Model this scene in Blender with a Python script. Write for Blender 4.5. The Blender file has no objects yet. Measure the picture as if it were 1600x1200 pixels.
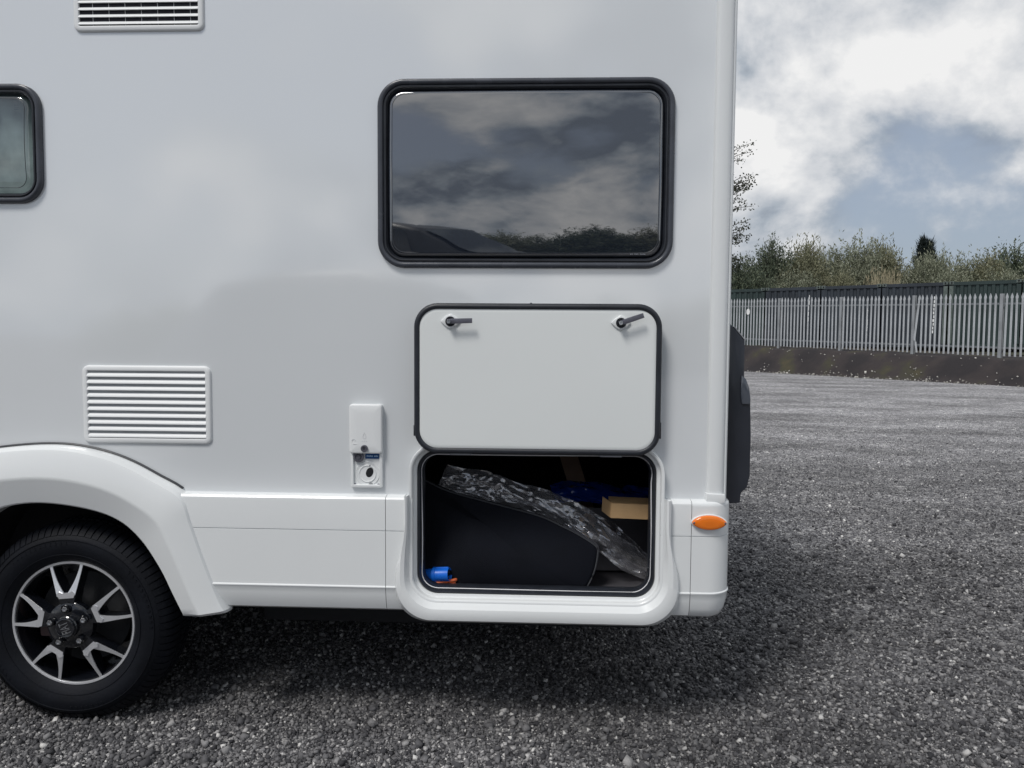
import bpy, bmesh, math, random
import numpy as np
from mathutils import Vector, Matrix
from mathutils.geometry import tessellate_polygon
random.seed(7); RNG = np.random.default_rng(11)
PI = math.pi
S = bpy.context.scene
C = S.collection

# ------------------------------------------------------------------ camera
CAM_LOC = (0.0, -2.55, 1.37)
YAW, PITCH, ROLL = map(math.radians, (-2.5, -3.45, 0.39))
fwd = Vector((math.sin(YAW)*math.cos(PITCH), math.cos(YAW)*math.cos(PITCH), math.sin(PITCH)))
rgt0 = Vector((math.cos(YAW), -math.sin(YAW), 0)); up0 = rgt0.cross(fwd)
rgt = math.cos(ROLL)*rgt0 + math.sin(ROLL)*up0; upv = rgt.cross(fwd)
cam = bpy.data.cameras.new('camera'); cam.sensor_width = 36; cam.lens = 27.0
cam.clip_start = 0.05; cam.clip_end = 2000
camo = bpy.data.objects.new('camera', cam); C.objects.link(camo)
M4 = Matrix((rgt, upv, -fwd)).transposed().to_4x4(); M4.translation = CAM_LOC
camo.matrix_world = M4
S.camera = camo

# ------------------------------------------------------------------ sky and sun
SUN_EL, SUN_AZ = math.radians(54), math.radians(214)     # azimuth clockwise from +Y: behind the photographer, to the left
SKY_STRENGTH = 0.10
W = bpy.data.worlds.new('World'); S.world = W; W.use_nodes = True
nt = W.node_tree; nt.nodes.clear(); N = nt.nodes; L = nt.links
def nd(t, **kw):
    n = N.new(t)
    for k, v in kw.items(): setattr(n, k, v)
    return n
out = nd('ShaderNodeOutputWorld'); bg = nd('ShaderNodeBackground'); bg.inputs['Strength'].default_value = SKY_STRENGTH
sky = nd('ShaderNodeTexSky', sky_type='NISHITA'); sky.sun_disc = False
sky.sun_elevation = SUN_EL; sky.sun_rotation = SUN_AZ; sky.air_density = 1.0; sky.dust_density = 2.0
tc = nd('ShaderNodeTexCoord'); sep = nd('ShaderNodeSeparateXYZ'); L.new(tc.outputs['Generated'], sep.inputs[0])
def mth(op, a, b=None, clamp=False):
    n = nd('ShaderNodeMath', operation=op); n.use_clamp = clamp
    for i, v in enumerate((a, b)):
        if v is None: continue
        if isinstance(v, (int, float)): n.inputs[i].default_value = v
        else: L.new(v, n.inputs[i])
    return n.outputs[0]
comb = nd('ShaderNodeVectorMath', operation='MULTIPLY'); L.new(tc.outputs['Generated'], comb.inputs[0]); comb.inputs[1].default_value = (1.5, 1.5, 1.9)
def noise(scale, detail, rough, off, dist=0.0):
    mp = nd('ShaderNodeMapping'); mp.inputs['Location'].default_value = off; L.new(comb.outputs[0], mp.inputs[0])
    n = nd('ShaderNodeTexNoise'); n.inputs['Scale'].default_value = scale; n.inputs['Detail'].default_value = detail
    n.inputs['Roughness'].default_value = rough; n.inputs['Distortion'].default_value = dist
    L.new(mp.outputs[0], n.inputs['Vector']); return n.outputs[0]
def ramp(fac, stops, interp='EASE'):
    r = nd('ShaderNodeValToRGB'); r.color_ramp.interpolation = interp
    e = r.color_ramp.elements
    while len(e) < len(stops): e.new(0.5)
    for k, (p, c) in enumerate(stops): e[k].position = p; e[k].color = (*c, 1)
    L.new(fac, r.inputs[0]); return r.outputs[0]
OX, OY, OZ = SKYOFF = (8.0, 0.3, 0.9)
big = noise(1.1, 2, 0.5, (5.3+OX, 2.1+OY, 0.7+OZ), 0.1)
fine = noise(2.3, 12, 0.56, (3.1+OX, 1.7+OY, 0.4+OZ), 0.15)
dens = mth('ADD', mth('MULTIPLY', big, 0.52), mth('MULTIPLY', fine, 0.48))
# lit side of the billows: the same field sampled a little towards the sun is thinner there
fine2 = noise(2.3, 12, 0.56, (3.1+OX+0.05, 1.7+OY+0.06, 0.4+OZ-0.10), 0.15)
relief = mth('SUBTRACT', fine, fine2)
cover = ramp(dens, [(0.392, (0, 0, 0)), (0.468, (1, 1, 1))])
lum = mth('ADD', mth('ADD', mth('MULTIPLY', noise(1.3, 3, 0.5, (9.4+OX, 4.2+OY, 2.0+OZ), 0.1), 0.62), mth('MULTIPLY', fine, 0.38)), mth('MULTIPLY', relief, 1.1))
body = ramp(lum, [(0.36, (2.0, 2.3, 2.8)), (0.44, (3.5, 3.9, 4.4)), (0.53, (5.4, 5.6, 5.9)), (0.66, (7.6, 7.6, 7.6))], 'LINEAR')
mixc = nd('ShaderNodeMix', data_type='RGBA')
L.new(cover, mixc.inputs[0])
skym = nd('ShaderNodeMix', data_type='RGBA', blend_type='MIX'); skym.inputs[0].default_value = 0.72
L.new(sky.outputs[0], skym.inputs[6]); skym.inputs[7].default_value = (3.1, 3.5, 4.2, 1)   # thin high haze over the blue
L.new(skym.outputs[2], mixc.inputs[6]); L.new(body, mixc.inputs[7])
L.new(mixc.outputs[2], bg.inputs['Color']); L.new(bg.outputs[0], out.inputs[0])

sl = bpy.data.lights.new('sun', 'SUN'); sl.energy = 1.9; sl.angle = math.radians(17); sl.color = (1.0, 0.97, 0.93)
so = bpy.data.objects.new('sun', sl); C.objects.link(so)
sdir = Vector((math.sin(SUN_AZ)*math.cos(SUN_EL), math.cos(SUN_AZ)*math.cos(SUN_EL), math.sin(SUN_EL)))
so.rotation_euler = sdir.to_track_quat('Z', 'Y').to_euler(); so.location = sdir*30
vs = S.view_settings; vs.view_transform = 'Standard'; vs.look = 'None'; vs.exposure = 0.20; vs.gamma = 1.0; vs.use_curve_mapping = False
S.render.engine = 'CYCLES'

# ------------------------------------------------------------------ materials
MATS = {}
def mat(name, col, rough=0.5, metal=0.0, ior=1.5, spec=0.5, bump=None, vary=None, coat=0.0, coat_rough=0.03, sheen=0.0):
    """bump = (scale, strength, detail); vary = (scale, amount): slow mottling of the base colour"""
    m = bpy.data.materials.new(name); m.use_nodes = True; t = m.node_tree; b = t.nodes['Principled BSDF']
    b.inputs['Base Color'].default_value = (*col, 1); b.inputs['Roughness'].default_value = rough
    b.inputs['Metallic'].default_value = metal; b.inputs['IOR'].default_value = ior
    b.inputs['Specular IOR Level'].default_value = spec
    b.inputs['Coat Weight'].default_value = coat; b.inputs['Coat Roughness'].default_value = coat_rough
    if bump or vary:
        co = t.nodes.new('ShaderNodeTexCoord')
    if vary:
        n = t.nodes.new('ShaderNodeTexNoise'); n.inputs['Scale'].default_value = vary[0]; n.inputs['Detail'].default_value = 6
        t.links.new(co.outputs['Object'], n.inputs['Vector'])
        r = t.nodes.new('ShaderNodeValToRGB'); a = vary[1]
        r.color_ramp.elements[0].position = 0.3; r.color_ramp.elements[1].position = 0.7
        r.color_ramp.elements[0].color = (*[c*(1-a) for c in col], 1); r.color_ramp.elements[1].color = (*[min(1, c*(1+a)) for c in col], 1)
        t.links.new(n.outputs[0], r.inputs[0]); t.links.new(r.outputs[0], b.inputs['Base Color'])
        rr_ = t.nodes.new('ShaderNodeMapRange'); rr_.inputs[3].default_value = rough*0.85; rr_.inputs[4].default_value = min(1, rough*1.2)
        t.links.new(n.outputs[0], rr_.inputs[0]); t.links.new(rr_.outputs[0], b.inputs['Roughness'])
    if bump:
        n = t.nodes.new('ShaderNodeTexNoise'); n.inputs['Scale'].default_value = bump[0]; n.inputs['Detail'].default_value = bump[2]
        t.links.new(co.outputs['Object'], n.inputs['Vector'])
        bp = t.nodes.new('ShaderNodeBump'); bp.inputs['Strength'].default_value = bump[1]; bp.inputs['Distance'].default_value = 0.01
        t.links.new(n.outputs[0], bp.inputs['Height']); t.links.new(bp.outputs[0], b.inputs['Normal'])
    MATS[name] = m; return m

white_panel = mat('white_panel', (0.738, 0.764, 0.784), 0.08, ior=2.2, bump=(2.2, 0.03, 1.0), vary=(1.2, 0.012), coat=0.8, coat_rough=0.04)
white_plastic = mat('white_plastic', (0.765, 0.785, 0.79), 0.24, bump=(160, 0.02, 2), vary=(3.0, 0.015), coat=0.3, coat_rough=0.1)
white_matt = mat('white_matt', (0.77, 0.785, 0.79), 0.42, bump=(220, 0.03, 2), vary=(4.0, 0.02))
door_inner = mat('door_inner', (0.745, 0.77, 0.765), 0.45, bump=(300, 0.02, 2), vary=(2.0, 0.015))
rubber = mat('rubber', (0.016, 0.019, 0.026), 0.42, bump=(200, 0.08, 3), vary=(20, 0.25))
frame_plastic = mat('frame_plastic', (0.050, 0.055, 0.068), 0.26, vary=(12, 0.2))
seal_grey = mat('seal_grey', (0.05, 0.055, 0.065), 0.4)
tyre_mat = mat('tyre_rubber', (0.0045, 0.0056, 0.0090), 0.62, bump=(90, 0.12, 4), vary=(9, 0.35), spec=0.20)
black_gloss = mat('black_gloss', (0.006, 0.007, 0.010), 0.12, coat=0.6)
machined = mat('machined_alloy', (0.82, 0.83, 0.86), 0.30, metal=0.7, bump=(260, 0.04, 2), vary=(6, 0.12))
steel = mat('steel', (0.55, 0.56, 0.58), 0.28, metal=1.0, vary=(30, 0.15))
dark_steel = mat('dark_steel', (0.16, 0.16, 0.19), 0.42, metal=0.7, vary=(40, 0.15))
under_mat = mat('underbody', (0.018, 0.019, 0.022), 0.85, bump=(30, 0.3, 4))
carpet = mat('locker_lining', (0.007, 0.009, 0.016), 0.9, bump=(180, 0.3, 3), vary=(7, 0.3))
grey_board = mat('locker_floor', (0.060, 0.058, 0.066), 0.7, bump=(60, 0.1, 4), vary=(8, 0.3))
foam_black = mat('black_fabric', (0.0055, 0.0065, 0.0105), 0.78, bump=(420, 0.25, 2), vary=(5, 0.25), spec=0.12)
piping_mat = mat('black_piping', (0.035, 0.038, 0.045), 0.55, bump=(500, 0.4, 1))
cardboard = mat('cardboard', (0.56, 0.36, 0.18), 0.8, bump=(120, 0.12, 4), vary=(14, 0.10))
cardboard_dark = mat('cardboard_worn', (0.22, 0.15, 0.11), 0.85, bump=(90, 0.1, 4), vary=(9, 0.2))
blue_plastic = mat('blue_plastic', (0.005, 0.13, 0.62), 0.34, vary=(30, 0.1))
blue_dark = mat('blue_plastic_dark', (0.003, 0.03, 0.16), 0.4)
orange_cable = mat('orange_cable', (0.72, 0.16, 0.06), 0.45, vary=(30, 0.1))
cluster_mat = mat('rear_panel_grey', (0.020, 0.023, 0.032), 0.30, vary=(8, 0.15), coat=0.3)
cluster_lens_m = mat('smoked_lens', (0.07, 0.08, 0.10), 0.07, ior=1.55, coat=0.8)
label_blue = mat('label_blue', (0.012, 0.07, 0.22), 0.35)
label_ink = mat('label_ink', (0.45, 0.62, 0.80), 0.5)
emboss = mat('embossed_mark', (0.62, 0.63, 0.645), 0.45)
letter_mat = mat('cap_lettering', (0.34, 0.35, 0.37), 0.32, metal=0.8)
red_mark = mat('red_paint_dot', (0.42, 0.05, 0.06), 0.6)
hole_black = mat('hole_black', (0.006, 0.007, 0.010), 0.8)
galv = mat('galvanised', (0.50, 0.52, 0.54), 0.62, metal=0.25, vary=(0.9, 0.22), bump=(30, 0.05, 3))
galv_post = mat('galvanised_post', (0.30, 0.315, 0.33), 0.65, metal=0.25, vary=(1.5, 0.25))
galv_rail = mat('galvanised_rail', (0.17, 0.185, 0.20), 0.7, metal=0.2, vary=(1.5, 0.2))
cont_green = mat('container_green', (0.024, 0.042, 0.041), 0.55, vary=(1.3, 0.25), bump=(12, 0.05, 4))
cont_blue = mat('container_slate', (0.027, 0.035, 0.046), 0.55, vary=(1.3, 0.25), bump=(12, 0.05, 4))
cast_mat = mat('corner_casting', (0.10, 0.125, 0.115), 0.6, vary=(10, 0.25))
tag_white = mat('white_tag', (0.78, 0.79, 0.78), 0.6, vary=(20, 0.1))
bark = mat('bark', (0.085, 0.075, 0.065), 0.9, bump=(20, 0.5, 4), vary=(6, 0.3))
grass_dry = mat('dry_grass', (0.33, 0.29, 0.19), 0.85, vary=(3, 0.25))

def pane_mat(name, tint, trans):
    """two acrylic skins with an air gap: strong mirror image of the sky over a smoked interior"""
    m = bpy.data.materials.new(name); m.use_nodes = True; t = m.node_tree; b = t.nodes['Principled BSDF']
    b.inputs['Base Color'].default_value = (*tint, 1); b.inputs['Roughness'].default_value = 0.018
    b.inputs['IOR'].default_value = 2.9; b.inputs['Coat Weight'].default_value = 0.9; b.inputs['Coat Roughness'].default_value = 0.02
    co = t.nodes.new('ShaderNodeTexCoord'); n = t.nodes.new('ShaderNodeTexNoise')
    n.inputs['Scale'].default_value = 3.0; n.inputs['Detail'].default_value = 2.0
    t.links.new(co.outputs['Object'], n.inputs['Vector'])
    bp = t.nodes.new('ShaderNodeBump'); bp.inputs['Strength'].default_value = 0.12; bp.inputs['Distance'].default_value = 0.01
    t.links.new(n.outputs[0], bp.inputs['Height']); t.links.new(bp.outputs[0], b.inputs['Normal'])
    if trans > 0:
        mx = t.nodes.new('ShaderNodeMixShader'); tr = t.nodes.new('ShaderNodeBsdfTransparent')
        tr.inputs[0].default_value = (0.80, 0.88, 0.90, 1); mx.inputs[0].default_value = trans
        o = t.nodes['Material Output']
        t.links.new(b.outputs[0], mx.inputs[1]); t.links.new(tr.outputs[0], mx.inputs[2]); t.links.new(mx.outputs[0], o.inputs[0])
    MATS[name] = m; return m
pane_dark = pane_mat('smoked_pane', (0.016, 0.021, 0.032), 0.10)
pane_clear = pane_mat('grey_pane', (0.03, 0.04, 0.05), 0.62)

def film_mat():
    """thin clear polythene: mostly see-through, mirror-like glints on the creases"""
    m = bpy.data.materials.new('clear_film'); m.use_nodes = True; t = m.node_tree; t.nodes.remove(t.nodes['Principled BSDF'])
    tr = t.nodes.new('ShaderNodeBsdfTransparent'); tr.inputs[0].default_value = (0.94, 0.94, 0.96, 1)
    gl = t.nodes.new('ShaderNodeBsdfGlossy'); gl.inputs['Roughness'].default_value = 0.10; gl.inputs[0].default_value = (0.97, 0.97, 1, 1)
    df = t.nodes.new('ShaderNodeBsdfDiffuse'); df.inputs[0].default_value = (0.86, 0.86, 0.90, 1)
    lw = t.nodes.new('ShaderNodeLayerWeight'); lw.inputs['Blend'].default_value = 0.35
    mr = t.nodes.new('ShaderNodeMapRange'); mr.inputs[3].default_value = 0.24; mr.inputs[4].default_value = 0.90
    m1 = t.nodes.new('ShaderNodeMixShader'); m2 = t.nodes.new('ShaderNodeMixShader'); m2.inputs[0].default_value = 0.10
    co = t.nodes.new('ShaderNodeTexCoord'); mp = t.nodes.new('ShaderNodeMapping'); mp.inputs['Rotation'].default_value = (0, 0.62, 0); mp.inputs['Scale'].default_value = (7, 20, 34)
    n = t.nodes.new('ShaderNodeTexNoise'); n.noise_type = 'RIDGED_MULTIFRACTAL'; n.inputs['Scale'].default_value = 1.0; n.inputs['Detail'].default_value = 5; n.inputs['Distortion'].default_value = 1.2
    t.links.new(co.outputs['Object'], mp.inputs[0]); t.links.new(mp.outputs[0], n.inputs['Vector'])
    mw = t.nodes.new('ShaderNodeMapRange'); mw.inputs[1].default_value = 0.75; mw.inputs[2].default_value = 1.6; mw.inputs[3].default_value = 0.12; mw.inputs[4].default_value = 0.92  # milky creases; the pale streaks also paint highlights into the film
    t.links.new(n.outputs[0], mw.inputs[0]); t.links.new(mw.outputs[0], m2.inputs[0])
    t.links.new(lw.outputs['Facing'], mr.inputs[0]); t.links.new(mr.outputs[0], m1.inputs[0])
    t.links.new(tr.outputs[0], m1.inputs[1]); t.links.new(gl.outputs[0], m1.inputs[2])
    t.links.new(m1.outputs[0], m2.inputs[1]); t.links.new(df.outputs[0], m2.inputs[2])
    t.links.new(m2.outputs[0], t.nodes['Material Output'].inputs[0]); return m
film = film_mat()

def lens_mat():
    m = mat('amber_lens', (0.86, 0.20, 0.008), 0.14, ior=1.55, coat=0.4)
    b = m.node_tree.nodes['Principled BSDF']; b.inputs['Subsurface Weight'].default_value = 0.25
    b.inputs['Subsurface Radius'].default_value = (0.02, 0.006, 0.001); b.inputs['Subsurface Scale'].default_value = 0.3
    return m
amber = lens_mat()

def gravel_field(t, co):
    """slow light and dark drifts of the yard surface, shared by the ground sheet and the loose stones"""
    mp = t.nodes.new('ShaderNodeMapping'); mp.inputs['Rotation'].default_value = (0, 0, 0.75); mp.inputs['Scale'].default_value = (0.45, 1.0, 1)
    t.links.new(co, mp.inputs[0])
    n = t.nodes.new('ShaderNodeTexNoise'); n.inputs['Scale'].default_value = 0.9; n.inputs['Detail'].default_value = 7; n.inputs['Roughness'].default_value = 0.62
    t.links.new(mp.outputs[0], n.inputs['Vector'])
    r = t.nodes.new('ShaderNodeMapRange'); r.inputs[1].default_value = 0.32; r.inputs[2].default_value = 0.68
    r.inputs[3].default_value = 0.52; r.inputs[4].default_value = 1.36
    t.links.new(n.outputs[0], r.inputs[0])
    # the surface colour turns paler towards the far yard, along an uneven boundary
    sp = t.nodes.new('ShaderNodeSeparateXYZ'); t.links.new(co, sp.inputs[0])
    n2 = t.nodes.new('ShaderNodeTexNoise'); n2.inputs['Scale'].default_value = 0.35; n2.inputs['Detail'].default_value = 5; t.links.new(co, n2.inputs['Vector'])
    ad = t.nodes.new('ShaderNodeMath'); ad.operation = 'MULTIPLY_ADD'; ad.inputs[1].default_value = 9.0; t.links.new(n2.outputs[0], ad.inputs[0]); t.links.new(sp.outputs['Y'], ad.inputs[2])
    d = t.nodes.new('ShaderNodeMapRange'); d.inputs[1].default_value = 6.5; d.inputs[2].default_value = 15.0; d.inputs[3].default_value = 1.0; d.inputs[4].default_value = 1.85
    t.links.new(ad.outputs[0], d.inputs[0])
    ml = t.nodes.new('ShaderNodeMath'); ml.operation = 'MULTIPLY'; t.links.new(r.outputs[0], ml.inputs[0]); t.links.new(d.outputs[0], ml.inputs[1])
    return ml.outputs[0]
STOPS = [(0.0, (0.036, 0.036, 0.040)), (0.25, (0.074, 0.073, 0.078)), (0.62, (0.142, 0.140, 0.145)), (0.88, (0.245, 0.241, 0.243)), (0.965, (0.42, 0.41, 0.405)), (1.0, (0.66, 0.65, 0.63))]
def set_ramp(r, stops):
    e = r.color_ramp.elements
    while len(e) < len(stops): e.new(0.5)
    for k, (p, c) in enumerate(stops): e[k].position = p; e[k].color = (*c, 1)
def ground_mat():
    m = bpy.data.materials.new('gravel_ground'); m.use_nodes = True; t = m.node_tree; b = t.nodes['Principled BSDF']
    co = t.nodes.new('ShaderNodeTexCoord')
    b.inputs['Roughness'].default_value = 0.92; b.inputs['Specular IOR Level'].default_value = 0.25
    v = t.nodes.new('ShaderNodeTexVoronoi'); v.inputs['Scale'].default_value = 85; t.links.new(co.outputs['Object'], v.inputs['Vector'])
    v2 = t.nodes.new('ShaderNodeTexVoronoi'); v2.inputs['Scale'].default_value = 17; t.links.new(co.outputs['Object'], v2.inputs['Vector'])
    sp = t.nodes.new('ShaderNodeSeparateColor'); t.links.new(v.outputs['Color'], sp.inputs[0])
    r = t.nodes.new('ShaderNodeValToRGB'); set_ramp(r, STOPS); t.links.new(sp.outputs[0], r.inputs[0])
    sp2 = t.nodes.new('ShaderNodeSeparateColor'); t.links.new(v2.outputs['Color'], sp2.inputs[0])
    r2 = t.nodes.new('ShaderNodeValToRGB'); set_ramp(r2, STOPS); t.links.new(sp2.outputs[0], r2.inputs[0])
    mx0 = t.nodes.new('ShaderNodeMix'); mx0.data_type = 'RGBA'; mx0.inputs[0].default_value = 0.30
    t.links.new(r.outputs[0], mx0.inputs[6]); t.links.new(r2.outputs[0], mx0.inputs[7])
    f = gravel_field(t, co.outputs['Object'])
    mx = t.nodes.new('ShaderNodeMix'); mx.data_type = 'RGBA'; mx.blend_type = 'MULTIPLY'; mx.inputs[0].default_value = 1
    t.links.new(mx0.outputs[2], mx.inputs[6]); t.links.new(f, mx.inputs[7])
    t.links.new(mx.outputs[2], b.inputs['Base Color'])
    ad = t.nodes.new('ShaderNodeMath'); ad.operation = 'MULTIPLY_ADD'; ad.inputs[1].default_value = -0.5; ad.inputs[2].default_value = 0
    t.links.new(v.outputs['Distance'], ad.inputs[0])
    bp = t.nodes.new('ShaderNodeBump'); bp.inputs['Strength'].default_value = 0.8; bp.inputs['Distance'].default_value = 0.012
    t.links.new(ad.outputs[0], bp.inputs['Height']); t.links.new(bp.outputs[0], b.inputs['Normal'])
    return m
def stone_mat(name, stops, field=True):
    m = bpy.data.materials.new(name); m.use_nodes = True; t = m.node_tree; b = t.nodes['Principled BSDF']
    b.inputs['Roughness'].default_value = 0.85; b.inputs['Specular IOR Level'].default_value = 0.3
    g = t.nodes.new('ShaderNodeNewGeometry'); r = t.nodes.new('ShaderNodeValToRGB'); set_ramp(r, stops)
    t.links.new(g.outputs['Random Per Island'], r.inputs[0])
    co = t.nodes.new('ShaderNodeTexCoord')
    n = t.nodes.new('ShaderNodeTexNoise'); n.inputs['Scale'].default_value = 240; n.inputs['Detail'].default_value = 3
    t.links.new(co.outputs['Object'], n.inputs['Vector'])
    mr = t.nodes.new('ShaderNodeMapRange'); mr.inputs[3].default_value = 0.65; mr.inputs[4].default_value = 1.35; t.links.new(n.outputs[0], mr.inputs[0])
    mx = t.nodes.new('ShaderNodeMix'); mx.data_type = 'RGBA'; mx.blend_type = 'MULTIPLY'; mx.inputs[0].default_value = 1
    t.links.new(r.outputs[0], mx.inputs[6]); t.links.new(mr.outputs[0], mx.inputs[7]); last = mx.outputs[2]
    if field:
        mx2 = t.nodes.new('ShaderNodeMix'); mx2.data_type = 'RGBA'; mx2.blend_type = 'MULTIPLY'; mx2.inputs[0].default_value = 1
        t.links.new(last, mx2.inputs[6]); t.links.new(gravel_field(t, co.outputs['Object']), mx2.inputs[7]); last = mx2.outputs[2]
    t.links.new(last, b.inputs['Base Color']); return m
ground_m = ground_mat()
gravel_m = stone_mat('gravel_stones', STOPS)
pale_stone_m = stone_mat('pale_stones', [(0, (0.20, 0.19, 0.17)), (1, (0.6, 0.58, 0.54))], False)

def soil_mat():
    m = mat('bank_soil', (0.060, 0.050, 0.048), 0.95, bump=(9, 0.9, 6)); t = m.node_tree; b = t.nodes['Principled BSDF']
    co = t.nodes.new('ShaderNodeTexCoord'); n = t.nodes.new('ShaderNodeTexNoise'); n.inputs['Scale'].default_value = 0.9; n.inputs['Detail'].default_value = 8
    t.links.new(co.outputs['Object'], n.inputs['Vector'])
    r = t.nodes.new('ShaderNodeValToRGB'); set_ramp(r, [(0.38, (0.022, 0.019, 0.021)), (0.52, (0.038, 0.031, 0.031)), (0.60, (0.046, 0.043, 0.028)), (0.72, (0.085, 0.068, 0.036))])
    t.links.new(n.outputs[0], r.inputs[0]); t.links.new(r.outputs[0], b.inputs['Base Color']); return m
soil_m = soil_mat()
scrub_ground = mat('scrub_ground', (0.055, 0.058, 0.035), 0.95, bump=(3, 0.8, 6), vary=(0.6, 0.4))

def leaf_mat(name, c1, c2, c3):
    m = bpy.data.materials.new(name); m.use_nodes = True; t = m.node_tree; b = t.nodes['Principled BSDF']
    b.inputs['Roughness'].default_value = 0.6; b.inputs['Specular IOR Level'].default_value = 0.3
    g = t.nodes.new('ShaderNodeNewGeometry'); r = t.nodes.new('ShaderNodeValToRGB'); set_ramp(r, [(0, c1), (0.55, c2), (1, c3)])
    t.links.new(g.outputs['Random Per Island'], r.inputs[0]); t.links.new(r.outputs[0], b.inputs['Base Color'])
    tl = t.nodes.new('ShaderNodeBsdfTranslucent'); t.links.new(r.outputs[0], tl.inputs[0])
    mx = t.nodes.new('ShaderNodeMixShader'); mx.inputs[0].default_value = 0.25
    t.links.new(b.outputs[0], mx.inputs[1]); t.links.new(tl.outputs[0], mx.inputs[2]); t.links.new(mx.outputs[0], t.nodes['Material Output'].inputs[0])
    return m
leaf_grey = leaf_mat('willow_leaf', (0.14, 0.158, 0.108), (0.245, 0.262, 0.182), (0.41, 0.42, 0.32))
leaf_olive = leaf_mat('olive_leaf', (0.135, 0.142, 0.090), (0.225, 0.228, 0.142), (0.36, 0.345, 0.23))
leaf_deep = leaf_mat('deep_green_leaf', (0.060, 0.082, 0.060), (0.115, 0.14, 0.095), (0.21, 0.235, 0.155))
leaf_dark = leaf_mat('conifer_needle', (0.010, 0.016, 0.016), (0.020, 0.030, 0.028), (0.045, 0.06, 0.05))
leaf_birch = leaf_mat('birch_leaf', (0.030, 0.036, 0.026), (0.05, 0.06, 0.04), (0.10, 0.105, 0.065))

# ------------------------------------------------------------------ mesh helpers
class MB:
    def __init__(s): s.v = []; s.f = []
    def add(s, vs, fs):
        o = len(s.v); s.v += [tuple(p) for p in vs]; s.f += [tuple(i+o for i in f) for f in fs]; return s
    def box(s, x0, x1, y0, y1, z0, z1):
        return s.add([(x0, y0, z0), (x1, y0, z0), (x1, y1, z0), (x0, y1, z0), (x0, y0, z1), (x1, y0, z1), (x1, y1, z1), (x0, y1, z1)],
                     [(0, 3, 2, 1), (4, 5, 6, 7), (0, 1, 5, 4), (1, 2, 6, 5), (2, 3, 7, 6), (3, 0, 4, 7)])
    def loft(s, loops, closed=True, cap0=False, cap1=False):
        n = len(loops[0]); o = len(s.v)
        for l in loops: s.v += [tuple(p) for p in l]
        for a in range(len(loops)-1):
            for i in range(n if closed else n-1):
                j = (i+1) % n; s.f.append((o+a*n+i, o+a*n+j, o+(a+1)*n+j, o+(a+1)*n+i))
        if cap0: s.f.append(tuple(o+i for i in reversed(range(n))))
        if cap1: s.f.append(tuple(o+(len(loops)-1)*n+i for i in range(n)))
        return s
    def prism(s, pts, y0, y1):                    # outline in the x-z plane, thickness along y
        return s.loft([[(x, y0, z) for x, z in pts], [(x, y1, z) for x, z in pts]], True, True, True)
    def lathe(s, prof, c=(0, 0, 0), n=48, cap0=False, cap1=False):      # prof = (radius, y), axis along y
        return s.loft([[(c[0]+r*math.cos(2*PI*i/n), c[1]+y, c[2]+r*math.sin(2*PI*i/n)) for i in range(n)] for r, y in prof], True, cap0, cap1)
    def tube(s, path, r, n=8, closed=False, caps=True):
        P = [Vector(p) for p in path]; loops = []
        for i, p in enumerate(P):
            if closed: t = P[(i+1) % len(P)]-P[i-1]
            else: t = P[min(i+1, len(P)-1)]-P[max(i-1, 0)]
            t.normalize(); a = Vector((0, 0, 1)) if abs(t.z) < 0.9 else Vector((0, 1, 0))
            u = t.cross(a).normalized(); w = t.cross(u)
            rr_ = r[i] if isinstance(r, (list, tuple)) else r
            loops.append([p+u*rr_*math.cos(2*PI*k/n)+w*rr_*math.sin(2*PI*k/n) for k in range(n)])
        if closed: loops.append(loops[0])
        return s.loft(loops, True, caps and not closed, caps and not closed)
    def mesh(s, name):
        me = bpy.data.meshes.new(name); me.from_pydata(s.v, [], s.f); me.validate(); me.update(); return me
    def build(s, name, m, parent=None, smooth=35, bevel=0.0, loc=None, fix=True):
        me = s.mesh(name)
        bm = bmesh.new(); bm.from_mesh(me)
        if bevel:
            bmesh.ops.remove_doubles(bm, verts=bm.verts, dist=1e-6)
            ed = [e for e in bm.edges if len(e.link_faces) == 2 and e.calc_face_angle(0) > 0.6]
            bmesh.ops.bevel(bm, geom=ed, offset=bevel, segments=2, profile=0.6, affect='EDGES', clamp_overlap=True)
        if fix: bmesh.ops.recalc_face_normals(bm, faces=bm.faces)
        bm.to_mesh(me); bm.free()
        return obj(name, me, m, parent, smooth, loc)
def obj(name, me, m, parent=None, smooth=35, loc=None):
    if smooth:
        me.polygons.foreach_set('use_smooth', [True]*len(me.polygons)); me.set_sharp_from_angle(angle=math.radians(smooth))
    if m and not me.materials: me.materials.append(m)
    o = bpy.data.objects.new(name, me); C.objects.link(o)
    if parent: o.parent = parent
    if loc: o.location = loc
    return o
def empty(name, loc=(0, 0, 0), parent=None):
    o = bpy.data.objects.new(name, None); C.objects.link(o); o.location = loc; o.empty_display_size = 0.2
    if parent: o.parent = parent
    return o
def tag(o, label=None, cat=None, group=None, kind=None):
    if label: o['label'] = label
    if cat: o['category'] = cat
    if group: o['group'] = group
    if kind: o['kind'] = kind
    return o
def rr(x0, x1, z0, z1, r, n=10):
    """rounded rectangle, counter-clockwise seen from -y"""
    r = max(0.001, min(r, (x1-x0)/2-1e-4, (z1-z0)/2-1e-4)); p = []
    for cx, cz, a in ((x1-r, z1-r, 0), (x0+r, z1-r, 90), (x0+r, z0+r, 180), (x1-r, z0+r, 270)):
        for k in range(n+1):
            t = math.radians(a+90*k/n); p.append((cx+r*math.cos(t), cz+r*math.sin(t)))
    return p
def ring(rect, r, prof, n=10):
    """loops of a rounded rectangle grown by offset o and set at depth y, for (o, y) in prof"""
    x0, x1, z0, z1 = rect
    return [[(x, y, z) for x, z in rr(x0-o, x1+o, z0-o, z1+o, r+o, n)] for o, y in prof]
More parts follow.
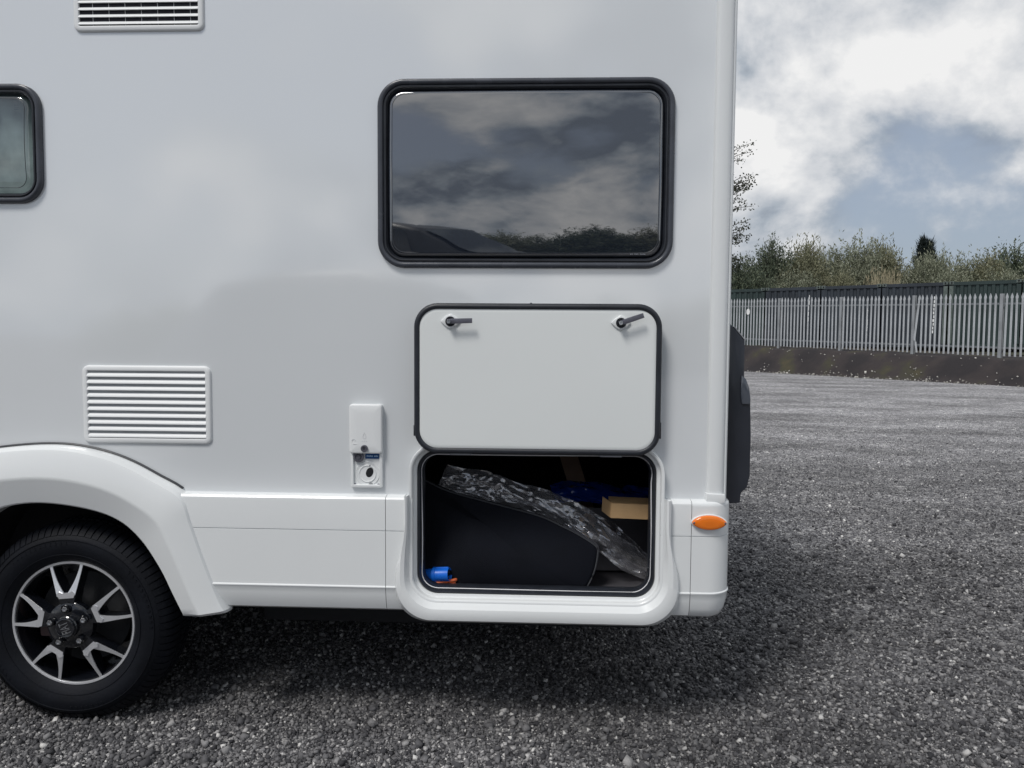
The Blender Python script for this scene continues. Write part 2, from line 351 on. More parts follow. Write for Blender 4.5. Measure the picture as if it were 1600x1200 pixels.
def curve_pts(pts, n):
    """Catmull-Rom resample by arc length"""
    P = [Vector(p) for p in pts]; P = [2*P[0]-P[1]]+P+[2*P[-1]-P[-2]]; d = []
    for i in range(1, len(P)-2):
        for k in range(24):
            t = k/24; a, b, c, e = P[i-1:i+3]
            d.append(0.5*((2*b)+(c-a)*t+(2*a-5*b+4*c-e)*t*t+(3*b-a-3*c+e)*t**3))
    d.append(P[-2]); L_ = [0]
    for i in range(1, len(d)): L_.append(L_[-1]+(d[i]-d[i-1]).length)
    res = []; j = 0
    for k in range(n):
        s = L_[-1]*k/(n-1)
        while j < len(d)-2 and L_[j+1] < s: j += 1
        u = (s-L_[j])/max(1e-9, L_[j+1]-L_[j]); res.append(d[j].lerp(d[j+1], min(1, max(0, u))))
    return res
def text_obj(name, body, size, m, parent, loc, rot, sx=1.0, depth=0.0006, align='CENTER'):
    cu = bpy.data.curves.new(name, 'FONT'); cu.body = body; cu.size = size; cu.extrude = depth; cu.align_x = align; cu.align_y = 'CENTER'
    to = bpy.data.objects.new('tmp_text', cu); C.objects.link(to); bpy.context.view_layer.update()
    me = bpy.data.meshes.new_from_object(to.evaluated_get(bpy.context.evaluated_depsgraph_get()))
    bpy.data.objects.remove(to); me.materials.clear(); me.name = name
    o = obj(name, me, m, parent, 0, loc); o.rotation_euler = rot; o.scale = (sx, 1, 1); return o
RX = (PI/2, 0, 0)

# ------------------------------------------------------------------ ground
def ground_z(y): return 0.0035*max(0.0, y-8.0)
g = MB(); xs = [-400, -60, -20, -8, -3, 0, 3, 8, 14, 20, 60, 400]; ys = [-400, -60, -20, -6, -2, 0, 2, 5, 8, 12, 16, 20, 24, 28, 34, 42]
g.add([(x, y, ground_z(y)) for y in ys for x in xs], [(j*len(xs)+i, j*len(xs)+i+1, (j+1)*len(xs)+i+1, (j+1)*len(xs)+i) for j in range(len(ys)-1) for i in range(len(xs)-1)])
tag(g.build('ground', ground_m, smooth=20), kind='structure')

# ------------------------------------------------------------------ motorhome
van = empty('motorhome', (-1.5, 1.1, 0)); VO = Vector((1.5, -1.1, 0))
tag(van, 'white motorhome with its side locker door folded up, parked on grey gravel', 'motorhome')
def vp(mb, name, m, parent=None, **kw):
    """part of the motorhome (or sub-part of one of its parts), modelled in place"""
    o = mb.build(name, m, parent or van, **kw)
    if parent is None: o.location = VO
    return o
def vtxt(name, body, size, m, parent, loc, **kw):
    return text_obj(name, body, size, m, parent, loc, **kw)

WIN = (-0.558, 0.410, 1.5985, 2.210); WIN2 = (-2.45, -1.691, 1.8107, 2.2045)
LOCK = (-0.4268, 0.370, 0.505, 0.992)
ARCH_OUT = [(-1.72-0.5, 0.83), (-2.118, 0.894), (-2.03, 0.939), (-1.942, 0.966), (-1.855, 0.982), (-1.72, 0.994), (-1.608, 0.991), (-1.498, 0.970), (-1.410, 0.939), (-1.322, 0.894), (-1.219, 0.832)]
def side_wall():
    o = [(-4.6, 2.86), (-4.6, 0.80)]
    o += [(-2.25, 0.80)]+[(x+0.0*0, z-0.02) for x, z in ARCH_OUT[1:-1]]+[(-1.235, 0.80)]
    o += [(0.575, 0.80), (0.575, 2.86)]
    holes = [rr(WIN[0]+.012, WIN[1]-.012, WIN[2]+.012, WIN[3]-.012, .075), rr(WIN2[0]+.012, WIN2[1]-.012, WIN2[2]+.012, WIN2[3]-.012, .07),
             rr(LOCK[0]-.010, LOCK[1]+.010, LOCK[2]+.3, LOCK[3]+.010, .07)]
    # the wall stops at the skirt; the locker mouth runs on below it, so cut the lower half as a notch
    lx0, lx1 = LOCK[0]-.010, LOCK[1]+.010; top = LOCK[3]+.010
    arc = [p for p in rr(lx0, lx1, 0.5, top, .075) if p[1] > 0.801]
    arc = sorted(arc, key=lambda p: 0)  # order kept: right side up and over to the left
    notch = [(lx0, 0.80)]+list(reversed(arc))+[(lx1, 0.80)]
    i = o.index((0.575, 0.80)); o = o[:i]+notch+o[i:]
    polys = [[Vector((x, z, 0)) for x, z in o]]+[[Vector((x, z, 0)) for x, z in h] for h in holes[:2]]
    flat = [p for q in polys for p in q]
    tris = tessellate_polygon(polys)
    mb = MB().add([(p.x, 0, p.y) for p in flat], tris)
    return mb
vp(side_wall(), 'side_wall', white_panel, smooth=0)
# the rest of the shell: roof, rear, far side, front bulkhead, floor
sh = MB()
sh.add([(-4.6, 0, 2.86), (0.575, 0, 2.86), (0.575, 2.25, 2.86), (-4.6, 2.25, 2.86)], [(0, 1, 2, 3)])
vp(sh, 'roof', white_panel, smooth=0)
vp(MB().add([(0.590, 0.03, 0.46), (0.590, 2.22, 0.46), (0.590, 2.22, 2.86), (0.590, 0.03, 2.86)], [(0, 1, 2, 3)]), 'rear_wall', white_panel, smooth=0)
vp(MB().add([(-4.6, 2.25, 0.46), (0.575, 2.25, 0.46), (0.575, 2.25, 2.86), (-4.6, 2.25, 2.86)], [(0, 1, 2, 3)]), 'far_wall', white_panel, smooth=0)
vp(MB().add([(-4.6, 0, 0.46), (-4.6, 2.25, 0.46), (-4.6, 2.25, 2.86), (-4.6, 0, 2.86)], [(0, 1, 2, 3)]), 'front_bulkhead', white_panel, smooth=0)
fl = MB().box(-4.55, -2.25, 0.04, 2.2, 0.44, 0.47).box(-1.18, 0.55, 0.06, 2.2, 0.435, 0.47).box(-2.25, -1.18, 0.45, 1.8, 0.44, 0.47)
vp(fl, 'floor_pan', under_mat, smooth=0)
ch = MB().box(-4.4, 0.4, 0.62, 0.70, 0.30, 0.44).box(-4.4, 0.4, 1.55, 1.63, 0.30, 0.44).box(-1.75, -1.62, 0.3, 1.95, 0.28, 0.40).box(-0.7, 0.1, 0.8, 1.4, 0.30, 0.43)
vp(ch, 'chassis', under_mat, bevel=0.006)
vp(MB().box(-1.12, 0.42, 0.40, 2.18, 0.235, 0.432), 'underfloor_light_block', under_mat, bevel=0.03)  # added block, keeps light from the far side off the ground below
vp(MB().box(-4.5, -2.30, 0.30, 2.19, 0.20, 0.44), 'front_light_block', under_mat, bevel=0.02)  # added unseen block, darkens the ground beneath the front part
vp(MB().box(-2.30, -1.12, 0.60, 1.85, 0.24, 0.44), 'axle_light_block', under_mat, bevel=0.02)  # added block between the wheels, shades the ground under the axle
# wheel housing behind the wheel
hs = []
for y in (0.0, 0.42):
    hs.append([(-1.69+0.50*math.cos(math.radians(a)), y, 0.36+0.485*math.sin(math.radians(a))) for a in range(12, 169, 6)])
hz = MB().loft(hs, closed=False); nb = len(hs[0])
hz.add([(-1.69+0.50*math.cos(math.radians(a)), 0.42, 0.36+0.485*math.sin(math.radians(a))) for a in range(12, 169, 6)], [tuple(range(nb))])
vp(hz, 'wheel_housing', under_mat)

# --- edge trim, rear corner
tr = MB()
prof = [(0.536, 0.0), (0.5375, -0.012), (0.541, -0.016), (0.548, -0.0175), (0.560, -0.018), (0.575, -0.0165), (0.586, -0.011), (0.5915, -0.003), (0.5925, 0.02)]
tr.loft([[(x+(0.0015 if z > 2 else 0), y, z) for x, y in prof] for z in (0.845, 1.6, 2.86)], closed=False)
vp(tr, 'corner_trim', white_plastic, smooth=50)
tr2 = MB().loft([[(0.5915, 0.002, z), (0.598, 0.000, z), (0.603, 0.004, z), (0.6045, 0.012, z), (0.604, 0.06, z)] for z in (0.835, 2.86)], closed=False)
vp(tr2, 'rear_edge_trim', white_plastic, smooth=50)
pc = MB(); base = [(0.533, 0.862), (0.5935, 0.860), (0.5945, 0.835), (0.563, 0.8195), (0.532, 0.8335)]
pc.prism(base, -0.0245, 0.0)
vp(pc, 'trim_end_cap', white_plastic, bevel=0.003)

# --- windows
def dense_rr(x0, x1, z0, z1, r, n=8, m=24):
    base = rr(x0, x1, z0, z1, r, n); k = n+1; res = []
    for c in range(4):
        seg = base[c*k:(c+1)*k]; nxt = base[((c+1) % 4)*k]; res += seg; a = seg[-1]
        for i in range(1, m): res.append((a[0]+(nxt[0]-a[0])*i/m, a[1]+(nxt[1]-a[1])*i/m))
    return res
def dome(rect, rad, name, pmat, parent):
    """slightly domed acrylic sheet with rolled edges"""
    pr = (rect[0]+0.034, rect[1]-0.034, rect[2]+0.034, rect[3]-0.034); cx, cz = (pr[0]+pr[1])/2, (pr[2]+pr[3])/2
    hx, hz_ = (pr[1]-pr[0])/2, (pr[3]-pr[2])/2; loops = []
    offs = [0, .0015, .003, .005, .007, .009, .011, .013, .016, .020, .026, .034]+[.034+.012*k for k in range(1, 200) if .034+.012*k < hz_-.006]
    for o_ in offs:
        e = min(1, o_/0.014); edge = 0.020*(1-(1-e)**2.4)
        lp = []
        for x, z in dense_rr(pr[0]+o_, pr[1]-o_, pr[2]+o_, pr[3]-o_, max(0.004, rad-0.034-o_)):
            u, v = (x-cx)/hx, (z-cz)/hz_
            lp.append((x, 0.008-edge-0.0045*(1-u*u)-0.0105*(1-v*v), z))
        loops.append(lp)
    return vp(MB().loft(loops, True, False, True), name, pmat, parent, smooth=60)
def window2(rect, rad, pmat):
    fr = MB().loft(ring(rect, rad, [(0, 0.0), (0.0, -0.010), (-0.003, -0.0155), (-0.008, -0.018), (-0.014, -0.0175), (-0.018, -0.014), (-0.0195, -0.008), (-0.022, -0.008), (-0.0225, 0.02)]))
    w = vp(fr, 'window', frame_plastic, smooth=40)
    s2 = MB().loft(ring(rect, rad, [(-0.0215, 0.01), (-0.022, -0.0125), (-0.024, -0.0145), (-0.028, -0.0140), (-0.0295, -0.009), (-0.033, -0.006), (-0.036, 0.012)]))
    vp(s2, 'seal', rubber, w, smooth=40)
    dome(rect, rad, 'pane', pmat, w)
    bead = [(x, -0.0128-0.0105*(1-((z-(rect[2]+rect[3])/2)/((rect[3]-rect[2])/2-.034))**2)*1.0, z) for x, z in dense_rr(rect[0]+.050, rect[1]-.050, rect[2]+.050, rect[3]-.050, max(.02, rad-.045))]
    vp(MB().tube(bead, 0.0011, 6, closed=True), 'pane_bead', seal_grey, w)
    return w
w1 = window2(WIN, 0.088, pane_dark)
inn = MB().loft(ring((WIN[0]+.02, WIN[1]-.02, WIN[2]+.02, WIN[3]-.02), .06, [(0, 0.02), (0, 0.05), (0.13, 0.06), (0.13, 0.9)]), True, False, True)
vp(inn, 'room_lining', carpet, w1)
# maker's mark etched low on the pane: a row of tiny strokes
mk = MB()
for k in range(11):
    if k in (2, 6): continue
    x = 0.272+k*0.0045; mk.box(x, x+0.003, -0.0155, -0.0145, 1.6425+0.0006*(k % 2), 1.6455)
vp(mk, 'etched_mark', mat('etched_mark', (0.22, 0.24, 0.27), 0.5), w1, smooth=0)
w2 = window2(WIN2, 0.080, pane_clear)
inn2 = MB().loft(ring((WIN2[0]+.02, WIN2[1]-.02, WIN2[2]+.02, WIN2[3]-.02), .06, [(0, 0.02), (0, 0.05), (0.1, 0.06), (0.1, 0.5)]), True, False, True)
vp(inn2, 'room_lining', mat('room_grey', (0.10, 0.115, 0.125), 0.8, vary=(5, 0.3)), w2)
cur = []
for k in range(26):
    x = -2.36+0.62*k/25; cur.append([(x, 0.035+0.008*math.sin(k*2.1), z) for z in (2.19, 2.1, 1.98, 1.83)])
for k, l in enumerate(cur):
    for j in range(4): x, y, z = l[j]; l[j] = (x+(0.05*j if k > 20 else 0.015*j), y+0.008*j, z)
vp(MB().loft(cur, closed=False), 'curtain', mat('curtain_cloth', (0.62, 0.66, 0.62), 0.85, vary=(14, 0.25)), w2, smooth=60)
dots = MB()
for r_ in range(5):
    for k in range(4-(r_ == 0)*2): dots.box(-1.776+k*0.0045+0.001*(r_ % 2), -1.7735+k*0.0045, -0.0168, -0.0158, 2.140-r_*0.0055, 2.1415-r_*0.0055)
vp(dots, 'etched_mark', MATS['etched_mark'], w2, smooth=0)

# --- fridge vents
def vent(rect, backing, bar, n, inset=0.0185):
    x0, x1, z0, z1 = rect; ix0, ix1, iz0, iz1 = x0+inset, x1-inset-0.003, z0+inset+0.003, z1-inset
    fr = MB().loft(ring((ix0, ix1, iz0, iz1), 0.004, [(0, 0.004), (0, -0.0065), (0.001, -0.0085), (0.003, -0.009), (inset-0.005, -0.0085), (inset-0.001, -0.006), (inset, -0.002), (inset, 0.0)], 5))
    w = vp(fr, 'vent', white_matt, smooth=50)
    vp(MB().add([(ix0-.002, -0.0006, iz0-.002), (ix1+.002, -0.0006, iz0-.002), (ix1+.002, -0.0006, iz1+.002), (ix0-.002, -0.0006, iz1+.002)], [(0, 1, 2, 3)]), 'vent_backing', backing, w, smooth=0)
    pitch = (iz1-iz0)/n
    sl = MB(); t = 0.0145 if not bar else 0.0130
    pf = [(-0.002, t*0.5), (-0.006, t*0.28), (-0.0098, -t*0.18), (-0.0102, -t*0.36), (-0.0088, -t*0.46), (-0.004, -t*0.36), (-0.0012, t*0.30)]
    sl.loft([[(x, y, z) for y, z in pf] for x in (ix0-0.001, ix1+0.001)], True, True, True)
    me = None
    for k in range(n):
        z = iz1-pitch*(k+0.62)+pitch*0.5*0
        if me is None:
            o = sl.build('slat', white_matt, w, smooth=50); me = o.data
        else:
            o = bpy.data.objects.new('slat', me); C.objects.link(o); o.parent = w
        o.location = (0, 0, z-0.0)
    if bar:
        for k in range(7):
            x = ix0+0.045+k*(ix1-ix0-0.05)/6.4
            b = MB().add([(x, -0.0009, iz0), (x+0.003, -0.0009, iz0), (x+0.003-0.05, -0.0009, iz1), (x-0.05, -0.0009, iz1)], [(0, 1, 2, 3)])
            vp(MB().tube([(x+0.0, -0.0012, iz0), (x-0.004, -0.0012, iz1)], 0.001, 5), 'vent_rib', white_matt, w)
    return w
v_low = vent((-1.576, -1.128, 0.998, 1.267), mat('vent_back_grey', (0.42, 0.44, 0.46), 0.6), False, 10)
v_up = vent((-1.572, -1.1306, 2.3688, 2.64), mat('vent_back_dark', (0.012, 0.012, 0.022), 0.6), True, 10)

# --- skirt
SKP = [(0.002, 0.8385), (-0.022, 0.8365), (-0.030, 0.8335), (-0.0345, 0.828), (-0.0355, 0.820), (-0.0352, 0.7232), (-0.0312, 0.7222), (-0.0312, 0.7204), (-0.0352, 0.7194), (-0.0352, 0.5345), (-0.0385, 0.5315), (-0.0388, 0.5285), (-0.0365, 0.5250), (-0.0335, 0.505), (-0.0265, 0.474), (-0.016, 0.450), (0.0, 0.4405), (0.06, 0.4385)]
def skirt(x0, x1, name='skirt_panel', cap=True):
    mb = MB().loft([[(x, y, z) for y, z in SKP] for x in (x0, x0+0.001, x1-0.001, x1)], closed=False)
    for l, x in ((1, x0), (1, x1)):
        n = len(SKP); mb.add([(x, y, z) for y, z in SKP], [tuple(range(n))])
    return vp(mb, name, white_plastic, smooth=30)
skirt(-1.24, -0.5312); skirt(-0.5292, -0.440); skirt(0.383, 0.4828)
# corner piece wrapped round the rear: the skirt section follows a rounded path
mb = MB(); loops = []
path = [(0.4848, 0, 0, -1), (0.51, 0, 0, -1), (0.535, 0, 0, -1)]
RC = 0.045
for k in range(0, 11):
    a = math.radians(9*k); path.append((0.586-RC+0.0, 0, math.sin(a), -math.cos(a)))
for (x, _, nx, ny) in path[:3]: loops.append([(x, y, z) for y, z in SKP])
for (x, _, nx, ny) in path[3:]:
    lp = []
    for y, z in SKP:
        o_ = -y; rad = RC+o_
        lp.append((x+nx*rad, RC+ny*rad, z))
    loops.append(lp)
loops.append([(l[0], 2.2, l[2]) for l in loops[-1]])
mb.loft(loops, closed=False); mb.add([(0.4848, y, z) for y, z in SKP], [tuple(range(len(SKP)))])
corner = vp(mb, 'rear_corner_bumper', white_plastic, smooth=40)

# --- side marker lamp
def lens_outline(a, b, n=40, p=1.25):
    r = []
    for k in range(n):
        t = 2*PI*k/n; c, s_ = math.cos(t), math.sin(t)
        r.append((a*c, b*math.copysign(abs(s_)**p, s_)))
    return r
def lens_loops(a, b, prof):
    return [[(0.540+x, y, 0.770+z) for x, z in lens_outline(a*s_, b*s_)] for s_, y in prof]
bz = vp(MB().loft(lens_loops(0.0600, 0.0268, [(1.0, -0.034), (0.99, -0.0385), (0.95, -0.040)]), True, False, True), 'side_marker_lamp', white_plastic, smooth=40)
vp(MB().loft(lens_loops(0.0562, 0.0238, [(1.0, -0.038), (0.99, -0.0455), (0.95, -0.0485), (0.86, -0.0502), (0.5, -0.0512)]), True, False, True), 'lamp_lens', amber, bz, smooth=50)
rb = MB()
for k in range(-3, 4): rb.box(0.540+k*0.0045-0.0009, 0.540+k*0.0045+0.0009, -0.0519, -0.0511, 0.770-0.009+abs(k)*0.0012, 0.770+0.007-abs(k)*0.001)
vp(rb, 'lens_rib', amber, bz, smooth=0)
for x in (0.490, 0.590):
    vp(MB().lathe([(0.0036, 0.0), (0.0036, -0.0022), (0.0024, -0.0034)], (x, -0.0472, 0.770), 14, False, True), 'screw', dark_steel, bz)

# --- wheel arch
n_ = 70
OUT = ARCH_OUT+[(-1.186, 0.741), (-1.150, 0.631), (-1.112, 0.528), (-1.088, 0.470), (-1.072, 0.440)]
OUT = [(-2.33, 0.44), (-2.29, 0.60), (-2.26, 0.74)]+OUT
INN = [(-2.165, 0.433), (-2.12, 0.492), (-2.07, 0.579), (-2.0, 0.676), (-1.93, 0.738), (-1.84, 0.781), (-1.713, 0.796), (-1.557, 0.778), (-1.448, 0.741), (-1.372, 0.676), (-1.307, 0.579), (-1.265, 0.492), (-1.232, 0.424)]
oc = curve_pts([(x, 0, z) for x, z in OUT], n_); ic = curve_pts([(x, 0, z) for x, z in INN], n_)
sec = [(0.0, 0.004), (0.0, -0.010), (0.02, -0.030), (0.07, -0.044), (0.14, -0.050), (0.50, -0.066), (0.535, -0.0665), (0.57, -0.0645), (0.93, -0.040), (0.975, -0.037), (1.0, -0.031), (1.0, 0.06)]
loops = [[(o_.lerp(i_, t).x, y, o_.lerp(i_, t).z) for t, y in sec] for o_, i_ in zip(oc, ic)]
def chamf(l, dz): return [(x, y*0.8, z-dz) for x, y, z in l]
loops = [chamf(loops[0], 0.012)]+loops+[chamf(loops[-1], 0.010)]
am = MB().loft(loops, closed=False); ns = len(sec)
am.f.append(tuple(range(ns))); am.f.append(tuple((len(loops)-1)*ns+i for i in range(ns)))
arch = vp(am, 'wheel_arch', white_plastic, smooth=28)
ARC_SEAL = [p for p in oc if p.z > 0.835]
vp(MB().tube([(p.x, -0.003, p.z+0.003) for p in ARC_SEAL], 0.0046, 6), 'arch_seal', rubber, arch)

# --- wheel
WC = Vector((-1.660, 0.0, 0.3515))
wh = empty('wheel', VO+WC, van)
def wp(mb, name, m, **kw): return mb.build(name, m, wh, **kw)
Rr = 0.2235
tp = [(0.214, 0.052), (0.224, 0.040), (0.232, 0.033), (0.246, 0.024), (0.270, 0.014), (0.292, 0.012), (0.300, 0.0145), (0.304, 0.0145), (0.308, 0.0165), (0.318, 0.021), (0.3345, 0.0345), (0.344, 0.052), (0.349, 0.075), (0.350, 0.12), (0.350, 0.17), (0.344, 0.205), (0.318, 0.235), (0.27, 0.245), (0.22, 0.215)]
ty = wp(MB().lathe(tp, n=128), 'tyre', tyre_mat, smooth=45)
nb = 84
tb = MB(); tb2 = MB()
for k in range(nb):                                             # shoulder lugs and sidewall bars
    a = 2*PI*k/nb; w_ = 2*PI/nb*0.40
    pf = [(0.322, 0.0205), (0.338, 0.033), (0.3505, 0.048), (0.3565, 0.070), (0.3575, 0.100)]
    lo = [(0.319, 0.023), (0.334, 0.037), (0.345, 0.054), (0.350, 0.074), (0.350, 0.102)]
    def arcp(l, aa): return [(r*math.cos(aa), y, r*math.sin(aa)) for r, y in l]
    tb.loft([arcp(lo, a-w_*1.04), arcp(pf, a-w_), arcp(pf, a+w_), arcp(lo, a+w_*1.04)], closed=False)
    for yy in (0.112, 0.150):
        sh_ = 0.4*2*PI/nb*(1 if yy > 0.13 else 0)
        tb.loft([[(r*math.cos(a+sh_+da), yy+dy, r*math.sin(a+sh_+da)) for da, dy in ((-w_, 0), (w_, 0.004), (w_, 0.030), (-w_, 0.026))] for r in (0.347, 0.3575)], True, False, True)
for k in range(96):
    a = 2*PI*k/96
    if (k // 12) % 2 == 0:
        w_ = 0.008
        tb2.loft([[(r*math.cos(a+d*w_+(r-0.29)*0.8), y, r*math.sin(a+d*w_+(r-0.29)*0.8)) for d in (-1, 1)] for r, y in ((0.289, 0.0128), (0.290, 0.0105), (0.2985, 0.0115), (0.2995, 0.0145))], False)
tag(wp(tb, 'tread_block', tyre_mat, smooth=30), kind='stuff')
tag(wp(tb2, 'sidewall_rib', tyre_mat, smooth=30), kind='stuff')
for (r0_, y0_) in ((0.252, 0.0205), (0.3045, 0.0142)):
    wp(MB().lathe([(r0_-0.0016, y0_+0.001), (r0_-0.0008, y0_-0.0012), (r0_+0.0008, y0_-0.0016), (r0_+0.0018, y0_+0.0004)], n=128), 'moulding_line', tyre_mat)
dm = MB().lathe([(0.0065, 0), (0.005, -0.0006)], (-0.236, 0.0255, -0.118), 14, False, True); wp(dm, 'paint_dot', red_mark)
# rim barrel (black), lip (machined)
wp(MB().lathe([(0.2215, 0.055), (0.2215, 0.042), (0.2085, 0.045), (0.2045, 0.060), (0.197, 0.085), (0.190, 0.14), (0.188, 0.20), (0.05, 0.205)], n=96, cap1=True), 'rim_barrel', black_gloss, smooth=50)
wp(MB().lathe([(Rr+0.0005, 0.052), (Rr+0.0005, 0.041), (Rr-0.002, 0.0378), (Rr-0.0085, 0.0385), (Rr-0.0100, 0.0405), (Rr-0.0100, 0.052)], n=128), 'rim_lip', machined, smooth=40)
wp(MB().lathe([(0.165, 0.13), (0.165, 0.118), (0.05, 0.112)], n=64, cap1=True), 'brake_disc', under_mat)
wp(MB().box(-0.155, -0.085, 0.085, 0.14, -0.07, 0.03), 'brake_caliper', mat('caliper_brown', (0.08, 0.05, 0.05), 0.6), bevel=0.01)
def yface(r): return 0.040-0.034*max(0.0, min(1.0, (0.214-r)/0.15))**1.1    # face of the spokes rises towards the hub
for k in range(5):
    ac = math.radians(95.5+72*k)
    def pt(r, a, dy=0.0, y=None): return (r*math.cos(ac+a), (yface(r) if y is None else y)+dy, r*math.sin(ac+a))
    def plate(rows, name, m, depth):
        """rows: list of (r_left, a_left, r_right, a_right): a strip of quads, given thickness along y"""
        top = [[pt(r1, a1, 0), pt(r2, a2, 0)] for r1, a1, r2, a2 in rows]
        lo = [[(p[0], p[1]+depth, p[2]) for p in r_] for r_ in top]
        mb = MB(); ring_ = []
        for t_, l_ in zip(top, lo): ring_.append([t_[0], t_[1], l_[1], l_[0]])
        mb.loft(ring_, True, True, True); return wp(mb, name, m, smooth=30)
    H = 0.292                                    # half opening of the V at the rim, radians
    # machined V: two arms narrowing to the rim, joined by a foot near the hub
    for s_ in (-1, 1):
        rows = []
        for t in np.linspace(0, 1, 9):
            ro = 0.2155*(1-t)+0.109*t
            cx_ = H*0.2155*(1-t)+0.0335*t               # lateral position of the outer edge
            wd = 0.0108*(1-t)+0.0260*t*t+0.005*t
            ro2 = ro; lat1, lat2 = cx_, cx_-wd
            rows.append((math.hypot(ro, lat1*0.6), s_*math.atan2(lat1, ro), math.hypot(ro, lat2*0.6), s_*math.atan2(lat2, ro)))
        plate(rows, 'spoke_face', machined, 0.004)
        rows_b = [(r1, a1+s_*0.004, r2, a2-s_*0.004) for r1, a1, r2, a2 in rows]
        top = [[pt(r1, a1, 0.003), pt(r2, a2, 0.003)] for r1, a1, r2, a2 in rows_b]
        mb = MB(); lp = []
        for (p, q) in top:
            lp.append([p, q, (q[0], q[1]+0.045, q[2]), (p[0], p[1]+0.045, p[2])])
        mb.loft(lp, True, True, True); wp(mb, 'spoke', black_gloss, smooth=30)
    ft = [(0.0975, -0.0300), (0.0975, 0.0300), (0.1185, 0.0345), (0.1185, -0.0345)]
    mb = MB(); poly = [(0.097, 0.026), (0.112, 0.0335), (0.122, 0.024), (0.1165, 0.013), (0.1155, 0.0), (0.1165, -0.013), (0.122, -0.024), (0.112, -0.0335), (0.097, -0.026)]
    pts = [pt(math.hypot(r, t), math.atan2(t, r), -0.0006, yface(0.112)) for r, t in poly]
    mb.loft([pts, [(p[0], p[1]+0.004, p[2]) for p in pts]], True, True, True); wp(mb, 'spoke_foot', machined, smooth=30)
    # black arm from the V's foot down to the hub
    lp = []
    for r, hw in ((0.118, 0.034), (0.100, 0.033), (0.085, 0.026), (0.070, 0.024), (0.04, 0.024)):
        y = yface(r)+0.0035+(0.006 if r < 0.09 else 0)
        c_, s2_ = math.cos(ac), math.sin(ac)
        P1 = (r*c_-hw*s2_, y, r*s2_+hw*c_); P2 = (r*c_+hw*s2_, y, r*s2_-hw*c_)
        lp.append([P1, P2, (P2[0], y+0.05, P2[2]), (P1[0], y+0.05, P1[2])])
    wp(MB().loft(lp, True, True, True), 'spoke_root', black_gloss, smooth=30, bevel=0.0025)
    bx_, bz_ = 0.0635*math.cos(ac), 0.0635*math.sin(ac)
    wp(MB().lathe([(0.0155, 0.004), (0.0145, 0.0), (0.0125, 0.0), (0.0118, 0.012)], (bx_, 0.0025, bz_), 24), 'bolt_recess', black_gloss)
    hexp = [(0.0105, 0.012), (0.0105, -0.001), (0.0090, -0.0035), (0.0052, -0.0035), (0.0050, -0.001), (0.0, -0.001)]
    wp(MB().lathe(hexp[:-1], (bx_, 0.0025, bz_), 6, False, True), 'wheel_bolt', steel, smooth=20)
wp(MB().lathe([(0.082, 0.045), (0.082, 0.022), (0.078, 0.018), (0.048, 0.013), (0.040, 0.012), (0.0395, -0.001), (0.036, -0.004)], n=64, cap1=True), 'hub', black_gloss, smooth=40)
wp(MB().lathe([(0.0345, 0.0), (0.0340, -0.0075), (0.031, -0.009), (0.028, -0.0075), (0.0, -0.0075)][:-1], n=48, cap1=True), 'centre_cap', black_gloss, smooth=40)
lt = text_obj('cap_lettering', 'FIAT', 0.031, letter_mat, wh, (0.0, -0.0082, 0.0), (PI/2, 0, 0), sx=0.75, depth=0.0008)
lt.rotation_euler = (Matrix.Rotation(-math.radians(112), 4, 'Y') @ Matrix.Rotation(PI/2, 4, 'X')).to_euler()
lt.scale = (0.70, 1.45, 1)
# the wheel on the far side of the axle, seen dimly under the body
wf = empty('far_wheel', VO+Vector((-1.66, 2.17, 0.3515)), van)
MB().lathe([(0.2, -0.21), (0.30, -0.215), (0.345, -0.17), (0.35, -0.10), (0.345, -0.04), (0.30, 0), (0.2, -0.01)], n=64, cap0=True, cap1=True).build('tyre', tyre_mat, wf)

# --- water inlet
WI = (-0.6528, -0.5445, 0.8620, 1.1440)
bd = MB().loft(ring(WI, 0.007, [(0, 0.0), (0, -0.0105), (-0.001, -0.0130), (-0.003, -0.0140), (-0.009, -0.0140), (-0.0105, -0.012), (-0.0105, -0.006), (-0.012, -0.0055)], 5), True, False, True)
inlet = vp(bd, 'water_inlet', white_plastic, smooth=40)
cv = MB().loft(ring((-0.6535, -0.5440, 0.9800, 1.1450), 0.010, [(0, -0.0135), (0, -0.0225), (-0.0015, -0.0245), (-0.005, -0.0256), (-0.03, -0.0262)], 6), True, False, True)
vp(cv, 'inlet_cover', white_matt, inlet, smooth=50)
vp(MB().lathe([(0.0118, -0.024), (0.0118, -0.0315), (0.0100, -0.0345), (0.0070, -0.0345), (0.0066, -0.0325)], (-0.6020, 0, 0.9975), 28, False, True), 'cover_lock', dark_steel, inlet)
vp(MB().box(-0.6035, -0.6005, -0.0336, -0.0322, 0.9935, 1.0015), 'key_slot', hole_black, inlet, smooth=0)
dr = [(0.0, 0.0165), (0.0035, 0.009), (0.0058, 0.002), (0.0062, -0.003), (0.0042, -0.0075), (0.0, -0.009), (-0.0042, -0.0075), (-0.0062, -0.003), (-0.0058, 0.002), (-0.0035, 0.009)]
dp = MB().tube([(-0.602+x*0.85, -0.0266, 1.0370+z*0.75) for x, z in dr], 0.0007, 5, closed=True)
vp(dp, 'droplet_mark', emboss, inlet)
dl = MB()
for k in range(3): dl.tube([(-0.609+k*0.0065, -0.0266, 1.0195), (-0.6075+k*0.0065, -0.0266, 1.0235)], 0.0006, 5)
dl.tube([(-0.6405, -0.0266, 1.0115), (-0.6265, -0.0266, 1.0120)], 0.0006, 5)
dl.tube([(-0.638+0.006*math.cos(t), -0.0266, 1.022+0.006*math.sin(t)) for t in np.linspace(0, PI, 7)], 0.0006, 5)
vp(dl, 'embossed_strokes', emboss, inlet)
